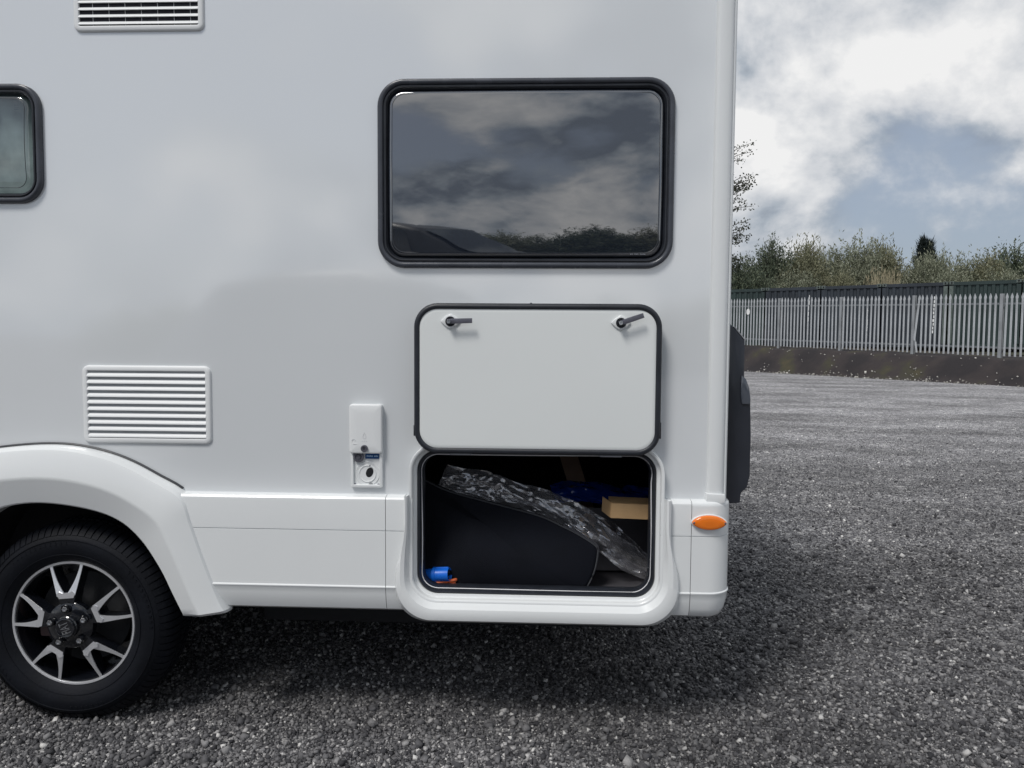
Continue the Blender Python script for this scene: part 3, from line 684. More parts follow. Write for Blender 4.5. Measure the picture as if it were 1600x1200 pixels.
vp(MB().lathe([(0.0172, -0.006), (0.0172, -0.0150), (0.0150, -0.0172), (0.0112, -0.0172), (0.0104, -0.0140), (0.0078, -0.0130), (0.0072, -0.0165), (0.0040, -0.0165)], (-0.6250, 0, 0.9660), 36, False, True), 'inlet_union', dark_steel, inlet)
lb = vp(MB().box(-0.6035, -0.5535, -0.0085, -0.0060, 0.9605, 0.9785), 'water_label', label_blue, inlet, smooth=0)
sk_ = MB()
for k in range(11):
    if k == 6: continue
    x = -0.5985+k*0.0036; h_ = 0.0026 if k % 3 else 0.0040
    sk_.box(x, x+0.0022, -0.0089, -0.0085, 0.9668, 0.9668+h_+0.0018)
vp(sk_, 'label_strokes', label_ink, inlet, smooth=0)
# dished surround and dark filler mouth
cx_, cz_ = -0.597, 0.909
vp(MB().lathe([(0.0415, -0.0058), (0.0405, -0.0075), (0.034, -0.0062), (0.0305, -0.0058), (0.0292, -0.0078), (0.0268, -0.0078), (0.0255, -0.0060)], (cx_, 0, cz_), 44), 'filler_rim', white_plastic, inlet, smooth=50)
vp(MB().lathe([(0.0262, -0.0062), (0.0245, -0.0060), (0.0005, -0.0059)], (cx_, 0, cz_), 40, False, True), 'filler_bowl', white_matt, inlet, smooth=50)
el = [(cx_+0.0075+0.0125*math.cos(t)+0.003*math.sin(t), -0.0066, cz_+0.0045+0.0165*math.sin(t)) for t in np.linspace(0, 2*PI, 29)[:-1]]
vp(MB().add(el, [tuple(range(28))]), 'filler_mouth', hole_black, inlet, smooth=0)
for x, z, r in ((-0.6390, 0.8730, 0.0036), (-0.5592, 0.8720, 0.0040), (-0.5885, 0.9365, 0.0024)):
    vp(MB().lathe([(r, -0.0050), (r, -0.0075), (r*0.6, -0.0085)], (x, 0, z), 14, False, True), 'screw', dark_steel, inlet)
vp(MB().lathe([(0.0075, -0.0050), (0.0072, -0.0075), (0.0058, -0.0080)], (-0.5855, 0, 0.8725), 20, False, True), 'blank_plug', mat('plug_grey', (0.30, 0.31, 0.32), 0.5), inlet)

# --- locker mouth: frame, plinth, seal, lining
lf = vp(MB().loft(ring(LOCK, 0.070, [(0.002, 0.05), (0.0, 0.01), (0.0005, -0.010), (0.0025, -0.0130), (0.0095, -0.0140), (0.0115, -0.0160), (0.0125, -0.0300), (0.0150, -0.0345), (0.0190, -0.0365), (0.0232, -0.0365), (0.0252, -0.0330), (0.0262, 0.0)], 12)), 'locker_frame', white_plastic, smooth=40)
# U-shaped plinth hanging below the skirt
def u_path(x0, x1, z0, r, ztop, n=12, m=10):
    p = [(x0, ztop+(z0+r-ztop)*k/m) for k in range(m)]
    p += [(x0+r-r*math.cos(PI/2*k/n), z0+r-r*math.sin(PI/2*k/n)) for k in range(n+1)]
    p += [(x0+r+(x1-x0-2*r)*k/m, z0) for k in range(1, m)]
    p += [(x1-r+r*math.sin(PI/2*k/n), z0+r-r*math.cos(PI/2*k/n)) for k in range(n+1)]
    p += [(x1, z0+r+(ztop-z0-r)*k/m) for k in range(1, m+1)]
    return p
def pinch(p, a, zlo=0.60, zhi=0.76):
    """draw the flanks in towards the frame above the lower corners"""
    x, z = p; t = min(1, max(0, (z-zlo)/(zhi-zlo))); t = t*t*(3-2*t)
    return (x+(a*t if x < -0.03 else -a*t), z)
ua = u_path(-0.4505, 0.3935, 0.4815, 0.094, 0.846); ub = [pinch(p, 0.010) for p in u_path(-0.464, 0.409, 0.4650, 0.105, 0.845)]
uc = [pinch(p, 0.018) for p in u_path(-0.4770, 0.4240, 0.4480, 0.112, 0.843)]
ud = [pinch(p, 0.026, .57, .72) for p in u_path(-0.4905, 0.4400, 0.4270, 0.118, 0.842)]; ue = [pinch(p, 0.036, .56, .70) for p in u_path(-0.5020, 0.4530, 0.4140, 0.118, 0.842)]
uf = [pinch(p, 0.036, .56, .70) for p in u_path(-0.4920, 0.4430, 0.4180, 0.110, 0.842)]
pl_ = MB().loft([[(x, y, z) for x, z in u] for u, y in ((ua, -0.030), (ua, -0.0365), (ub, -0.0560), (uc, -0.0600), (ud, -0.0540), (ue, -0.0300), (ue, -0.012), (uf, 0.05))], closed=False)
vp(pl_, 'locker_plinth', white_plastic, smooth=32)
vp(MB().loft(ring(LOCK, 0.070, [(0.001, 0.000), (-0.001, -0.0095), (-0.004, -0.0125), (-0.008, -0.0115), (-0.011, -0.004), (-0.0135, 0.004), (-0.0175, 0.010), (-0.019, 0.040), (0.0, 0.06)], 12)), 'locker_seal', rubber, lf, smooth=50)
wob = []
base = dense_rr(LOCK[0]+.0135, LOCK[1]-.0135, LOCK[2]+.0135, LOCK[3]-.0135, 0.058, 8, 14)
for i, (x, z) in enumerate(base):
    wob.append((x+0.0016*math.sin(i*0.33+1), 0.0015+0.002*math.sin(i*0.21), z+0.0014*math.sin(i*0.27)))
vp(MB().tube(wob, 0.0017, 6, closed=True), 'lining_edge', mat('lining_edge', (0.80, 0.80, 0.82), 0.45), lf)
ln = MB()
LX0, LX1, LZ0, LZ1, LY = -0.62, 0.52, 0.492, 1.08, 1.5
ln.add([(LX0, .05, LZ0), (LX1, .05, LZ0), (LX1, LY, LZ0), (LX0, LY, LZ0), (LX0, .05, LZ1), (LX1, .05, LZ1), (LX1, LY, LZ1), (LX0, LY, LZ1)], [(4, 5, 6, 7), (1, 2, 6, 5), (2, 3, 7, 6), (3, 0, 4, 7)])
hole = rr(LOCK[0]+.010, LOCK[1]-.010, LOCK[2]+.010, LOCK[3]-.010, .055)
pol = [[Vector((LX0, LZ0, 0)), Vector((LX1, LZ0, 0)), Vector((LX1, LZ1, 0)), Vector((LX0, LZ1, 0))], [Vector((x, z, 0)) for x, z in hole]]
ln.add([(p.x, 0.05, p.y) for q in pol for p in q], tessellate_polygon(pol))
vp(ln, 'locker_lining', carpet, lf, smooth=0)
vp(MB().add([(LX0, .05, LZ0), (LX1, .05, LZ0), (LX1, LY, LZ0), (LX0, LY, LZ0)], [(0, 1, 2, 3)]), 'locker_floor', grey_board, lf, smooth=0)

# --- locker door, folded up flat against the side
DOOR = (-0.4310, 0.3745, 0.9880, 1.4810)
dpan = MB().loft(ring(DOOR, 0.078, [(-0.010, -0.026), (-0.012, -0.030), (-0.012, -0.050), (-0.0185, -0.0545), (-0.030, -0.0550)], 12), True, True, True)
ld = vp(dpan, 'locker_door', door_inner, smooth=40)
dseal = MB().loft(ring(DOOR, 0.078, [(-0.014, -0.028), (-0.003, -0.029), (0.0, -0.034), (0.0005, -0.046), (-0.002, -0.0555), (-0.006, -0.0590), (-0.011, -0.0600), (-0.0165, -0.0585), (-0.0192, -0.0550), (-0.0195, -0.0535)], 12))
vp(dseal, 'door_seal', rubber, ld, smooth=50)
for x0_, x1_, z0_ in ((-0.433, -0.4285, 1.080), (0.372, 0.3768, 1.098)):        # ends of the seal's second lip
    vp(MB().box(x0_, x1_, -0.050, -0.032, 1.045, z0_), 'seal_lip', rubber, ld, bevel=0.001)
vp(MB().box(-0.052, -0.046, -0.052, -0.036, 1.4800, 1.4832), 'seal_joint', rubber, ld)
for (cx, cz, ang) in ((-0.3105, 1.4215, 2.0), (0.2410, 1.4200, 19.0)):
    ol = []
    for k in range(40):
        t = 2*PI*k/40; c_, s_ = math.cos(t), math.sin(t); r = 1/(abs(c_/0.0315)**1.25+abs(s_/0.0245)**1.25)**(1/1.25)
        ol.append((r*c_, r*s_))
    def ovl(s_, y): return [(cx+x*s_, y, cz+z*s_) for x, z in ol]
    pt_ = vp(MB().loft([ovl(1, -0.054), ovl(1, -0.0585), ovl(0.96, -0.0605), ovl(0.88, -0.0612)], True, False, True), 'latch_plate', white_plastic, ld, smooth=50)
    vp(MB().lathe([(0.0168, -0.060), (0.0162, -0.0625), (0.0145, -0.0625), (0.0135, -0.0615)], (cx, 0, cz), 32, False, True), 'latch_collar', rubber, ld)
    vp(MB().lathe([(0.0105, -0.060), (0.0105, -0.0800)], (cx-0.001, 0, cz), 28, False, True), 'latch_barrel', black_gloss, ld)
    lv = MB().add([], [])
    out_l = [(-0.009, -0.0070), (0.020, -0.0085), (0.073, -0.0078), (0.0735, 0.0078), (0.020, 0.0085), (-0.009, 0.0070)]
    a = math.radians(ang)
    pts = [(cx+x*math.cos(a)-z*math.sin(a), cz+x*math.sin(a)+z*math.cos(a)) for x, z in out_l]
    lv.prism(pts, -0.0835, -0.0800)
    vp(lv, 'latch_lever', dark_steel, ld, bevel=0.0007)
    vp(MB().lathe([(0.0066, -0.0830), (0.0066, -0.0862), (0.0054, -0.0882), (0.0036, -0.0882), (0.0030, -0.0862)], (cx-0.002, 0, cz-0.0005), 20, False, True), 'latch_screw', steel, ld)
for x0_, x1_ in ((-0.3135, -0.2430), (0.1800, 0.2510)):
    vp(MB().box(x0_, x1_, -0.046, -0.020, 0.9822, 0.9870), 'hinge', mat('hinge_grey', (0.33, 0.34, 0.37), 0.4, metal=0.5) if 'hinge_grey' not in MATS else MATS['hinge_grey'], ld, bevel=0.0008)

# --- rear light cluster on the corner, dark panel seen edge-on
cl = [(0.600, 1.440), (0.635, 1.409), (0.671, 1.364), (0.672, 1.243), (0.686, 1.215), (0.694, 1.172), (0.699, 1.05), (0.699, 0.906), (0.690, 0.866), (0.670, 0.845), (0.668, 0.812), (0.600, 0.805)]
rl = vp(MB().prism(cl, 0.075, 0.34), 'rear_light_panel', cluster_mat, bevel=0.005)
vp(MB().prism([(0.660, 1.250), (0.676, 1.236), (0.688, 1.205), (0.693, 1.165), (0.690, 1.150), (0.664, 1.152), (0.660, 1.18)], 0.068, 0.076), 'lamp_lens', cluster_lens_m, rl, bevel=0.003)
vp(MB().prism([(0.632, 1.412), (0.6705, 1.366), (0.6745, 1.366), (0.6355, 1.4135)], 0.0735, 0.30), 'edge_strip', mat('edge_strip_grey', (0.30, 0.31, 0.33), 0.35), rl)

# ------------------------------------------------------------------ things in the locker
def in_plane(p0, u, v, pts, th):
    """prism of an outline drawn in the plane through p0 with axes u, v; thickness th along u x v"""
    u, v = Vector(u).normalized(), Vector(v).normalized(); n = u.cross(v); p0 = Vector(p0)
    return MB().loft([[p0+u*a+v*b+n*t for a, b in pts] for t in (0, th)], True, True, True)
# black fabric case, a flat zipped panel leaning in the mouth
case = empty('fabric_case', (-0.15, 0.16, 0.50))
tag(case, 'large flat black fabric case with piped edge leaning inside the open locker', 'case')
CO = -Vector(case.location)
co_ = [(-0.60, 0.90), (-0.437, 0.861), (-0.345, 0.822), (-0.207, 0.787), (-0.024, 0.743), (0.060, 0.709), (0.114, 0.684), (0.165, 0.655), (0.184, 0.640), (0.188, 0.622), (0.180, 0.575), (0.165, 0.535), (0.145, 0.506), (0.10, 0.497), (-0.60, 0.497)]
ol = curve_pts([(x, 0, z) for x, z in co_[1:14]], 64)
ol = [(-0.60, 0, 0.90)]+[tuple(p) for p in ol]+[(0.10, 0, 0.496), (-0.25, 0, 0.496), (-0.60, 0, 0.496)]
cxm, czm = -0.15, 0.66
def case_loop(s_, y): return [(cxm+(x-cxm)*s_, y+0.22*(z-0.5), czm+(z-czm)*s_) for x, _, z in ol]
cb = MB().loft([case_loop(0.985, 0.115), case_loop(1.0, 0.105), case_loop(1.0, 0.080), case_loop(0.99, 0.074), case_loop(0.96, 0.0715), case_loop(0.75, 0.068), case_loop(0.3, 0.066)], True, True, True)
o = cb.build('case_body', foam_black, case, smooth=50); o.location = CO
pth = [(x, 0.079+0.22*(z-0.5), z) for x, _, z in ol[1:-3]]
o = MB().tube(pth, 0.0042, 8).build('piping', piping_mat, case); o.location = CO
zp = [(x+0.004, 0.100+0.22*(z-0.5), z) for x, _, z in ol[40:62]]
zt = MB()
for k in range(len(zp)-1):
    for f_ in (0.0, 0.33, 0.66):
        p = Vector(zp[k]).lerp(Vector(zp[k+1]), f_); zt.box(p.x-0.003, p.x+0.003, p.y-0.004, p.y+0.004, p.z-0.0012, p.z+0.0012)
o = zt.build('zip', MATS['dark_steel'], case, smooth=0); o.location = CO

# crumpled clear polythene bag
def vnoise(x, y, s):
    """value noise with sharp creases"""
    def h(i, j): v = math.sin(i*127.1+j*311.7+s*74.7)*43758.5453; return v-math.floor(v)
    i, j = math.floor(x), math.floor(y); fx, fy = x-i, y-j
    return (h(i, j)*(1-fx)+h(i+1, j)*fx)*(1-fy)+(h(i, j+1)*(1-fx)+h(i+1, j+1)*fx)*fy
def crumple(u, v, s):
    """long soft pleats with sharp secondary creases"""
    w = 0.35*vnoise(u*2.2, v*1.5, s+2)
    a = vnoise(u*3+v*1.5, v*4+w*6, s); b = vnoise(u*7-v*4, v*8+w*10, s+3); c = vnoise(u*17+v*9, v*13-u*4, s+5); e = vnoise(u*34-v*12, v*22+u*9, s+8)
    return (abs(a-0.5)*2)*0.036+(abs(b-0.5)*2)*0.020+(abs(c-0.5)*2)**1.5*0.010+abs(e-0.5)**1.5*0.006
def sheet(name, label, cat, top, bot, y_top, y_bot, m, seed, nu=110, nv=44, amp=1.0, bulge=0.05):
    """crumpled film hung between two 3-D edge curves"""
    T = curve_pts([(x, y_top, z) for x, z in top], nu); B = curve_pts([(x, y_bot, z) for x, z in bot], nu); vs_ = []; fs_ = []
    for i in range(nu):
        for j in range(nv):
            u, v = i/(nu-1), j/(nv-1); p = T[i].lerp(B[i], v)
            d = crumple(u*1.6, v*0.7, seed)*amp
            vs_.append((p.x+0.25*(d-0.02), p.y-d-bulge*math.sin(PI*v)*(0.4+0.6*math.sin(PI*u)), p.z+0.5*(crumple(u*1.3+4, v, seed+9)-0.025)*amp))
    for i in range(nu-1):
        for j in range(nv-1): fs_.append((i*nv+j, (i+1)*nv+j, (i+1)*nv+j+1, i*nv+j+1))
    o = MB().add(vs_, fs_).build(name, m, smooth=28, fix=False); tag(o, label, cat); return o
sheet('plastic_bag', 'crumpled clear plastic bag lying across the locker behind the black case', 'plastic bag',
      [(-0.36, 0.905), (-0.226, 0.884), (-0.144, 0.860), (0.045, 0.802), (0.187, 0.740), (0.300, 0.665), (0.405, 0.560)],
      [(-0.40, 0.80), (-0.30, 0.78), (-0.160, 0.765), (-0.024, 0.722), (0.170, 0.630), (0.300, 0.530), (0.400, 0.500)], 0.255, 0.205, film, 3.0, bulge=0.03)
film_blue = bpy.data.materials.new('blue_film'); film_blue.use_nodes = True
b_ = film_blue.node_tree.nodes['Principled BSDF']; b_.inputs['Base Color'].default_value = (0.006, 0.035, 0.26, 1); b_.inputs['Roughness'].default_value = 0.15; b_.inputs['Coat Weight'].default_value = 0.5
sheet('blue_bag', 'crinkled dark blue plastic bag lying behind the small cardboard box', 'plastic bag',
      [(0.02, 0.782), (0.12, 0.792), (0.25, 0.780), (0.44, 0.770)], [(0.05, 0.735), (0.15, 0.735), (0.30, 0.718), (0.46, 0.70)], 0.55, 0.42, film_blue, 8.0, 70, 24, 0.7, 0.02)
# small cardboard box and boards
cbx = in_plane((0.230, 0.085, 0.7500), (1, 0.03, -0.035), (0.03, -0.04, 1), [(0, 0), (0.150, 0), (0.150, 0.052), (0, 0.052)], -0.10).build('cardboard_box', cardboard, smooth=0, bevel=0.0012)
tag(cbx, 'small flat brown cardboard box resting on the plastic bag at the locker\'s right', 'box')
flap = in_plane((0.2285, 0.087, 0.7510), (-0.25, 1, 0.02), (0.03, -0.04, 1), [(0, 0), (0.095, 0), (0.095, 0.053), (0, 0.053)], 0.0018).build('box_flap', cardboard, cbx, smooth=0)
bb = in_plane((0.150, 0.60, 0.60), (1, 0, 0.08), (-0.32, 0.15, 1), [(0, 0), (0.075, 0), (0.075, 0.30), (0, 0.30)], 0.012).build('cardboard_strip', cardboard_dark, smooth=0, bevel=0.001)
tag(bb, 'brown cardboard strip standing tilted at the dark back of the locker', 'cardboard')
gb = in_plane((0.10, 0.30, 0.497), (1, 0.05, 0.0), (0.0, 0.35, 1), [(0, 0), (0.40, 0), (0.40, 0.225), (0.02, 0.235)], 0.02).build('grey_carton', grey_board, smooth=0, bevel=0.002)
tag(gb, 'dull grey carton standing behind the crumpled clear bag', 'carton')
# hook-up plug and cable
plug = empty('hook_up_plug', (-0.368, 0.058, 0.547)); tag(plug, 'blue hook-up plug on an orange cable in the locker\'s lower left corner', 'plug')
def along(prof, n=28, cap0=True, cap1=True):          # lathe about the plug's own axis, pointing right and a little to the viewer
    ax = Vector((0.965, -0.22, 0.11)).normalized(); u = ax.cross(Vector((0, 0, 1))).normalized(); w_ = u.cross(ax)
    return MB().loft([[ax*t+u*r*math.cos(2*PI*k/n)+w_*r*math.sin(2*PI*k/n) for k in range(n)] for t, r in prof], True, cap0, cap1), ax, u, w_
mb, ax, u_, w_ = along([(-0.085, 0.012), (-0.080, 0.017), (-0.03, 0.0215), (-0.016, 0.0225), (-0.014, 0.0265), (-0.004, 0.0268), (-0.002, 0.0235), (0.000, 0.0230), (0.044, 0.0232), (0.045, 0.0222), (0.044, 0.0205), (0.030, 0.020)])
mb.build('plug_body', blue_plastic, plug, smooth=40)
mb, *_ = along([(0.0305, 0.0199), (0.031, 0.0005)], cap0=False); mb.build('plug_face', blue_dark, plug)
for k in range(3):
    a = 2*PI*k/3+0.5; c_ = ax*0.031+u_*0.011*math.cos(a)+w_*0.011*math.sin(a)
    MB().tube([c_, c_+ax*0.010], 0.0028, 8).build('pin', steel, plug)
kw = (w_*0.0235)
MB().tube([kw+ax*(-0.002), kw+ax*0.043], 0.0035, 8).build('key_rib', blue_plastic, plug)
cab = curve_pts([(-0.08, 0.02, 0.0), (-0.12, 0.03, -0.012), (-0.10, 0.0, -0.030), (-0.03, -0.010, -0.0285), (0.045, -0.006, -0.0190), (0.062, 0.012, -0.0200), (0.02, 0.02, -0.031), (-0.06, 0.01, -0.0345)], 60)
MB().tube(cab, 0.0056, 10).build('cable', orange_cable, plug, smooth=60)
cab2 = curve_pts([(-0.06, -0.008, -0.0360), (-0.01, -0.018, -0.0360), (0.040, -0.012, -0.0300), (0.060, 0.004, -0.0305)], 30)
MB().tube(cab2, 0.0052, 10).build('cable', orange_cable, plug, smooth=60)
leaf_ = in_plane((-0.335, 0.045, 0.5015), (1, 0.1, 0.02), (0.1, 0.9, 0.35), [(0, 0), (0.05, 0.004), (0.052, 0.03), (0.004, 0.034)], 0.001).build('paper_slip', mat('paper', (0.62, 0.60, 0.52), 0.8), smooth=0)
tag(leaf_, 'small pale paper slip under the orange cable in the locker', 'paper')

# ------------------------------------------------------------------ loose gravel
def stones(n, pos_fn, size_fn, zfun, name, m, seed):
    r = np.random.default_rng(seed)
    cube = np.array([(-1, -1, -1), (1, -1, -1), (1, 1, -1), (-1, 1, -1), (-1, -1, 1), (1, -1, 1), (1, 1, 1), (-1, 1, 1)], float)
    tri = np.array([(0, 2, 1), (0, 3, 2), (4, 5, 6), (4, 6, 7), (0, 1, 5), (0, 5, 4), (1, 2, 6), (1, 6, 5), (2, 3, 7), (2, 7, 6), (3, 0, 4), (3, 4, 7)])
    xy = pos_fn(r, n); n = len(xy); d = size_fn(r, xy)
    v = cube[None]*0.5*(1+r.uniform(-0.42, 0.30, (n, 8, 3)))
    v *= np.stack([r.uniform(0.8, 1.25, n), r.uniform(0.65, 1.05, n), r.uniform(0.45, 0.85, n)], 1)[:, None]
    q = r.normal(size=(n, 4)); q[:, 1:3] *= 0.45; q /= np.linalg.norm(q, axis=1)[:, None]
    w, x, y, z = q.T
    Rm = np.stack([1-2*(y*y+z*z), 2*(x*y-z*w), 2*(x*z+y*w), 2*(x*y+z*w), 1-2*(x*x+z*z), 2*(y*z-x*w), 2*(x*z-y*w), 2*(y*z+x*w), 1-2*(x*x+y*y)], 1).reshape(n, 3, 3)
    v = np.einsum('nij,nkj->nki', Rm, v)*d[:, None, None]
    v[:, :, 0] += xy[:, 0, None]; v[:, :, 1] += xy[:, 1, None]; v[:, :, 2] += (zfun(xy)+d*r.uniform(0.02, 0.42, n))[:, None]
    f = (tri[None]+8*np.arange(n)[:, None, None]).reshape(-1, 3)
    me = bpy.data.meshes.new(name); nv = n*8; nf = len(f)
    me.vertices.add(nv); me.vertices.foreach_set('co', v.reshape(-1))
    me.loops.add(nf*3); me.loops.foreach_set('vertex_index', f.reshape(-1).astype(np.int32))
    me.polygons.add(nf); me.polygons.foreach_set('loop_start', np.arange(0, nf*3, 3, dtype=np.int32)); me.update(calc_edges=True); me.validate()
    return obj(name, me, m, None, 0)
def gz(xy): return 0.0035*np.maximum(0, xy[:, 1]-8.0)
def near_pos(r, n):
    out_ = []
    tot = 0
    while tot < n:
        d = 2.0+12.5*r.random(60000)**2.5; lim = 0.72*d+0.30; x = (r.random(60000)*2-1)*lim
        y = d-2.55
        keep = (y < 1.3) | (x > 0.35*(1+0.25*d)-0.55)
        keep &= r.random(60000) < np.clip(lim/6.0, 0, 1)**0.6
        p = np.stack([x, y], 1)[keep]; out_.append(p); tot += len(p)
    return np.concatenate(out_)[:n]
def near_size(r, xy):
    d = xy[:, 1]+2.55
    return np.clip(r.lognormal(math.log(0.0076), 0.40, len(xy)), 0.004, 0.030)*(1-0.045*np.clip(d-4, 0, 11))
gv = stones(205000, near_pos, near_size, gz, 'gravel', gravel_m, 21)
tag(gv, 'loose grey stone chippings covering the yard', 'gravel', kind='stuff')
# a few bigger stones that stand out of the gravel
STN = [(-1.27, 0.30, .034, 'largest grey stone lying in the shade just right of the wheel'), (-0.62, 0.17, .038, 'rounded grey stone under the body left of the locker'), (0.32, -0.17, .040, 'flat pale stone at the bottom edge of the picture below the locker')]
ico = bmesh.new(); bmesh.ops.create_icosphere(ico, subdivisions=2, radius=1.0)
for vtx in ico.verts: vtx.co *= 1+0.16*math.sin(vtx.co.x*3.1+1)*math.cos(vtx.co.y*2.7)+0.10*math.sin(vtx.co.z*5+vtx.co.x*4)
sm = bpy.data.meshes.new('stone'); ico.to_mesh(sm); ico.free()
for k, (x, y, d, lab) in enumerate(STN):
    o = obj('stone', sm, pale_stone_m if k else gravel_m, None, 40 if k == 0 else 0); o.location = (x, y, 0.010); o.scale = (d*0.55, d*0.42, d*0.36); o.rotation_euler = (0.2*k, 0.1, 1.1*k)
    tag(o, lab, 'stone', 'bigger stones in the gravel')

# ------------------------------------------------------------------ far side of the yard (distances measured from the camera)
def F(x, d, z=0.0): return Vector((x, d-2.55, z))
P1, P4 = F(9.35, 31.5), F(14.05, 24.5)
fdir = (P4-P1).normalized(); BAY = (P4-P1).length/3; fn = Vector((fdir.y, -fdir.x, 0))       # fn points to the yard
if fn.y > 0: fn = -fn
def fz(s): return 1.055+(0.865-1.055)*s/(3*BAY)          # foot of the fence: the bank falls gently to the right
S0, S1 = -6*BAY, 7*BAY
# bank
nsb = 150; pf = [(1.25, -0.06), (1.02, 0.03), (0.86, 0.22), (0.70, 0.46), (0.52, 0.70), (0.34, 0.88), (0.16, 0.96), (-0.1, 0.98), (-0.6, 0.97), (-2.0, 0.98), (-4.0, 1.0)]
rows = []
for i in range(nsb):
    s = S0-12+(S1-S0+24)*i/(nsb-1); c = P1+fdir*s; top = fz(s); row = []
    for k, (o_, h) in enumerate(pf):
        w_ = (0.10 if 1 <= k <= 6 else 0.03)
        o2 = o_+w_*(vnoise(s*0.9, k*0.7, 2)+vnoise(s*2.7, k*0.9, 4)-1.0); p = c+fn*o2
        gz_ = ground_z(p.y)
        z = gz_+(top-gz_)*h*(1 if k > 6 else 1+0.16*(vnoise(s*1.6, k*0.8, 6)-0.5)) if k else gz_-0.05
        row.append((p.x, p.y, z+(0.02*(vnoise(s*5, k, 9)-.5) if k > 0 else 0)))
    rows.append(row)
tag(MB().loft(rows, closed=False).build('bank', soil_m, smooth=60), kind='structure')
# rough ground rising behind the containers
bt = []
for i in range(41):
    s = -40+100*i/40; row = []
    for k, (o_, z) in enumerate([(-3.0, 0.90), (-9.0, 1.0), (-14, 2.2), (-18, 3.0), (-30, 3.6), (-80, 5.0)]):
        p = P1+fdir*s+fn*o_; row.append((p.x, p.y, z+0.3*(vnoise(s*0.2, k, 5)-0.5)*(k > 1)))
    bt.append(row)
tag(MB().loft(bt, closed=False).build('terrain', scrub_ground, smooth=60), kind='structure')
# pale stones and clods on the bank face
def bank_pos(r, n):
    s = r.uniform(-4, 6*BAY, n); u = np.where(r.random(n) < 0.78, r.normal(1.10, 0.13, n), r.uniform(0.2, 1.05, n))
    return np.stack([P1.x+fdir.x*s+fn.x*u, P1.y+fdir.y*s+fn.y*u], 1)
def bank_z(xy):
    rel = xy-np.array([P1.x, P1.y]); s = rel@np.array([fdir.x, fdir.y]); u = rel@np.array([fn.x, fn.y])
    h = np.interp(u, [o_ for o_, _ in reversed(pf)], [max(0, h) for _, h in reversed(pf)]); top = 1.055+(0.865-1.055)*s/(3*BAY); g0 = gz(xy)
    return g0+(top-g0)*h
bs = stones(650, bank_pos, lambda r, xy: np.clip(r.lognormal(math.log(0.030), 0.45, len(xy)), 0.015, 0.12), bank_z, 'bank_stones', pale_stone_m, 5)
tag(bs, 'pale stones scattered over the dark earth bank and along its foot', 'stones', kind='stuff')

# palisade fence
fence = empty('palisade_fence', P1+fdir*1.5*BAY+Vector((0, 0, fz(1.5*BAY)))); FO = fence.location
tag(fence, 'grey galvanised steel palisade fence with pointed pales standing on the earth bank', 'fence')
ang = math.atan2(fdir.y, fdir.x)
def pale_mesh():
    w_ = 0.032; prof = [(-w_, 0.0), (-w_*0.72, -0.010), (-w_*0.35, -0.010), (-w_*0.12, 0.004), (w_*0.12, 0.004), (w_*0.35, -0.010), (w_*0.72, -0.010), (w_, 0.0)]
    lp = []
    for z, s_ in ((0.04, 1), (1.80, 1), (1.84, 1.35), (1.885, 1.15), (1.985, 0.12)):
        lp.append([(x*s_, y, z) for x, y in prof])
    m_ = MB().loft(lp, closed=False); m2 = MB().loft([[(x, y+0.003, z) for x, y, z in l] for l in lp], closed=False)
    m_.add(m2.v, m2.f); return m_.mesh('pale')
pm = pale_mesh(); pm.materials.append(galv)
BENT = (2, 0)
def fchild(name, me, s, off=0.0, dz=0.0, rot=0.0, tilt=0.0):
    o = bpy.data.objects.new(name, me); C.objects.link(o); o.parent = fence
    o.location = P1+fdir*s+fn*off+Vector((0, 0, fz(s)+dz))-FO; o.rotation_euler = (0, tilt, ang+PI+rot) if False else (0, tilt, ang); return o
pmb = MB()
for x0, x1, y0, y1 in ((-0.05, 0.05, -0.05, -0.042), (-0.05, 0.05, 0.042, 0.05), (-0.004, 0.004, -0.042, 0.042)): pmb.box(x0, x1, y0, y1, -0.15, 1.97)
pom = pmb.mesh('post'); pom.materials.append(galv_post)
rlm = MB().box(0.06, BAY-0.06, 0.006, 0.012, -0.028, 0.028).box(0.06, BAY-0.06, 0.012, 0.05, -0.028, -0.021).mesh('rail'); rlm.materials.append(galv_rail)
sgn = 1 if (Vector((-fdir.y, fdir.x, 0)).dot(fn) < 0) else -1
for b in range(-5, 6):
    s0 = b*BAY
    fchild('post', pom, s0, -0.065)
    slope = math.atan2(fz(s0)-fz(s0+BAY), BAY)
    for h in (0.30, 1.66):
        o = fchild('rail', rlm, s0, -0.012, h, 0, slope)
        if b >= 0 or True: pass
        # the front flange shows as a thin line across the pales
        o2 = None
    for k in range(17):
        s = s0+BAY*(k+1)/18.0
        if (b, k) == BENT:
            bp_ = MB(); w_ = 0.034
            lp = []
            for z, dx, yy, s_ in ((0.04, 0.02, 0, 1), (0.40, -0.035, 0, 1), (0.46, -0.055, -.02, 1), (0.52, -0.060, -.02, 1), (1.80, 0.045, 0, 1), (1.84, 0.05, 0, 1.35), (1.885, 0.053, 0, 1.15), (1.985, 0.06, 0, 0.12)):
                lp.append([(dx-w_*s_, yy, z), (dx-w_*.35*s_, yy-0.010, z), (dx, yy+0.004, z), (dx+w_*.35*s_, yy-0.010, z), (dx+w_*s_, yy, z)])
            me = bp_.loft(lp, closed=False).mesh('pale'); me.materials.append(galv)
            o = fchild('pale', me, s); o['label'] = 'kinked pale next to a post'
        else:
            o = fchild('pale', pm, s, 0.0, random.uniform(-0.012, 0.012), 0, random.gauss(0, 0.004))
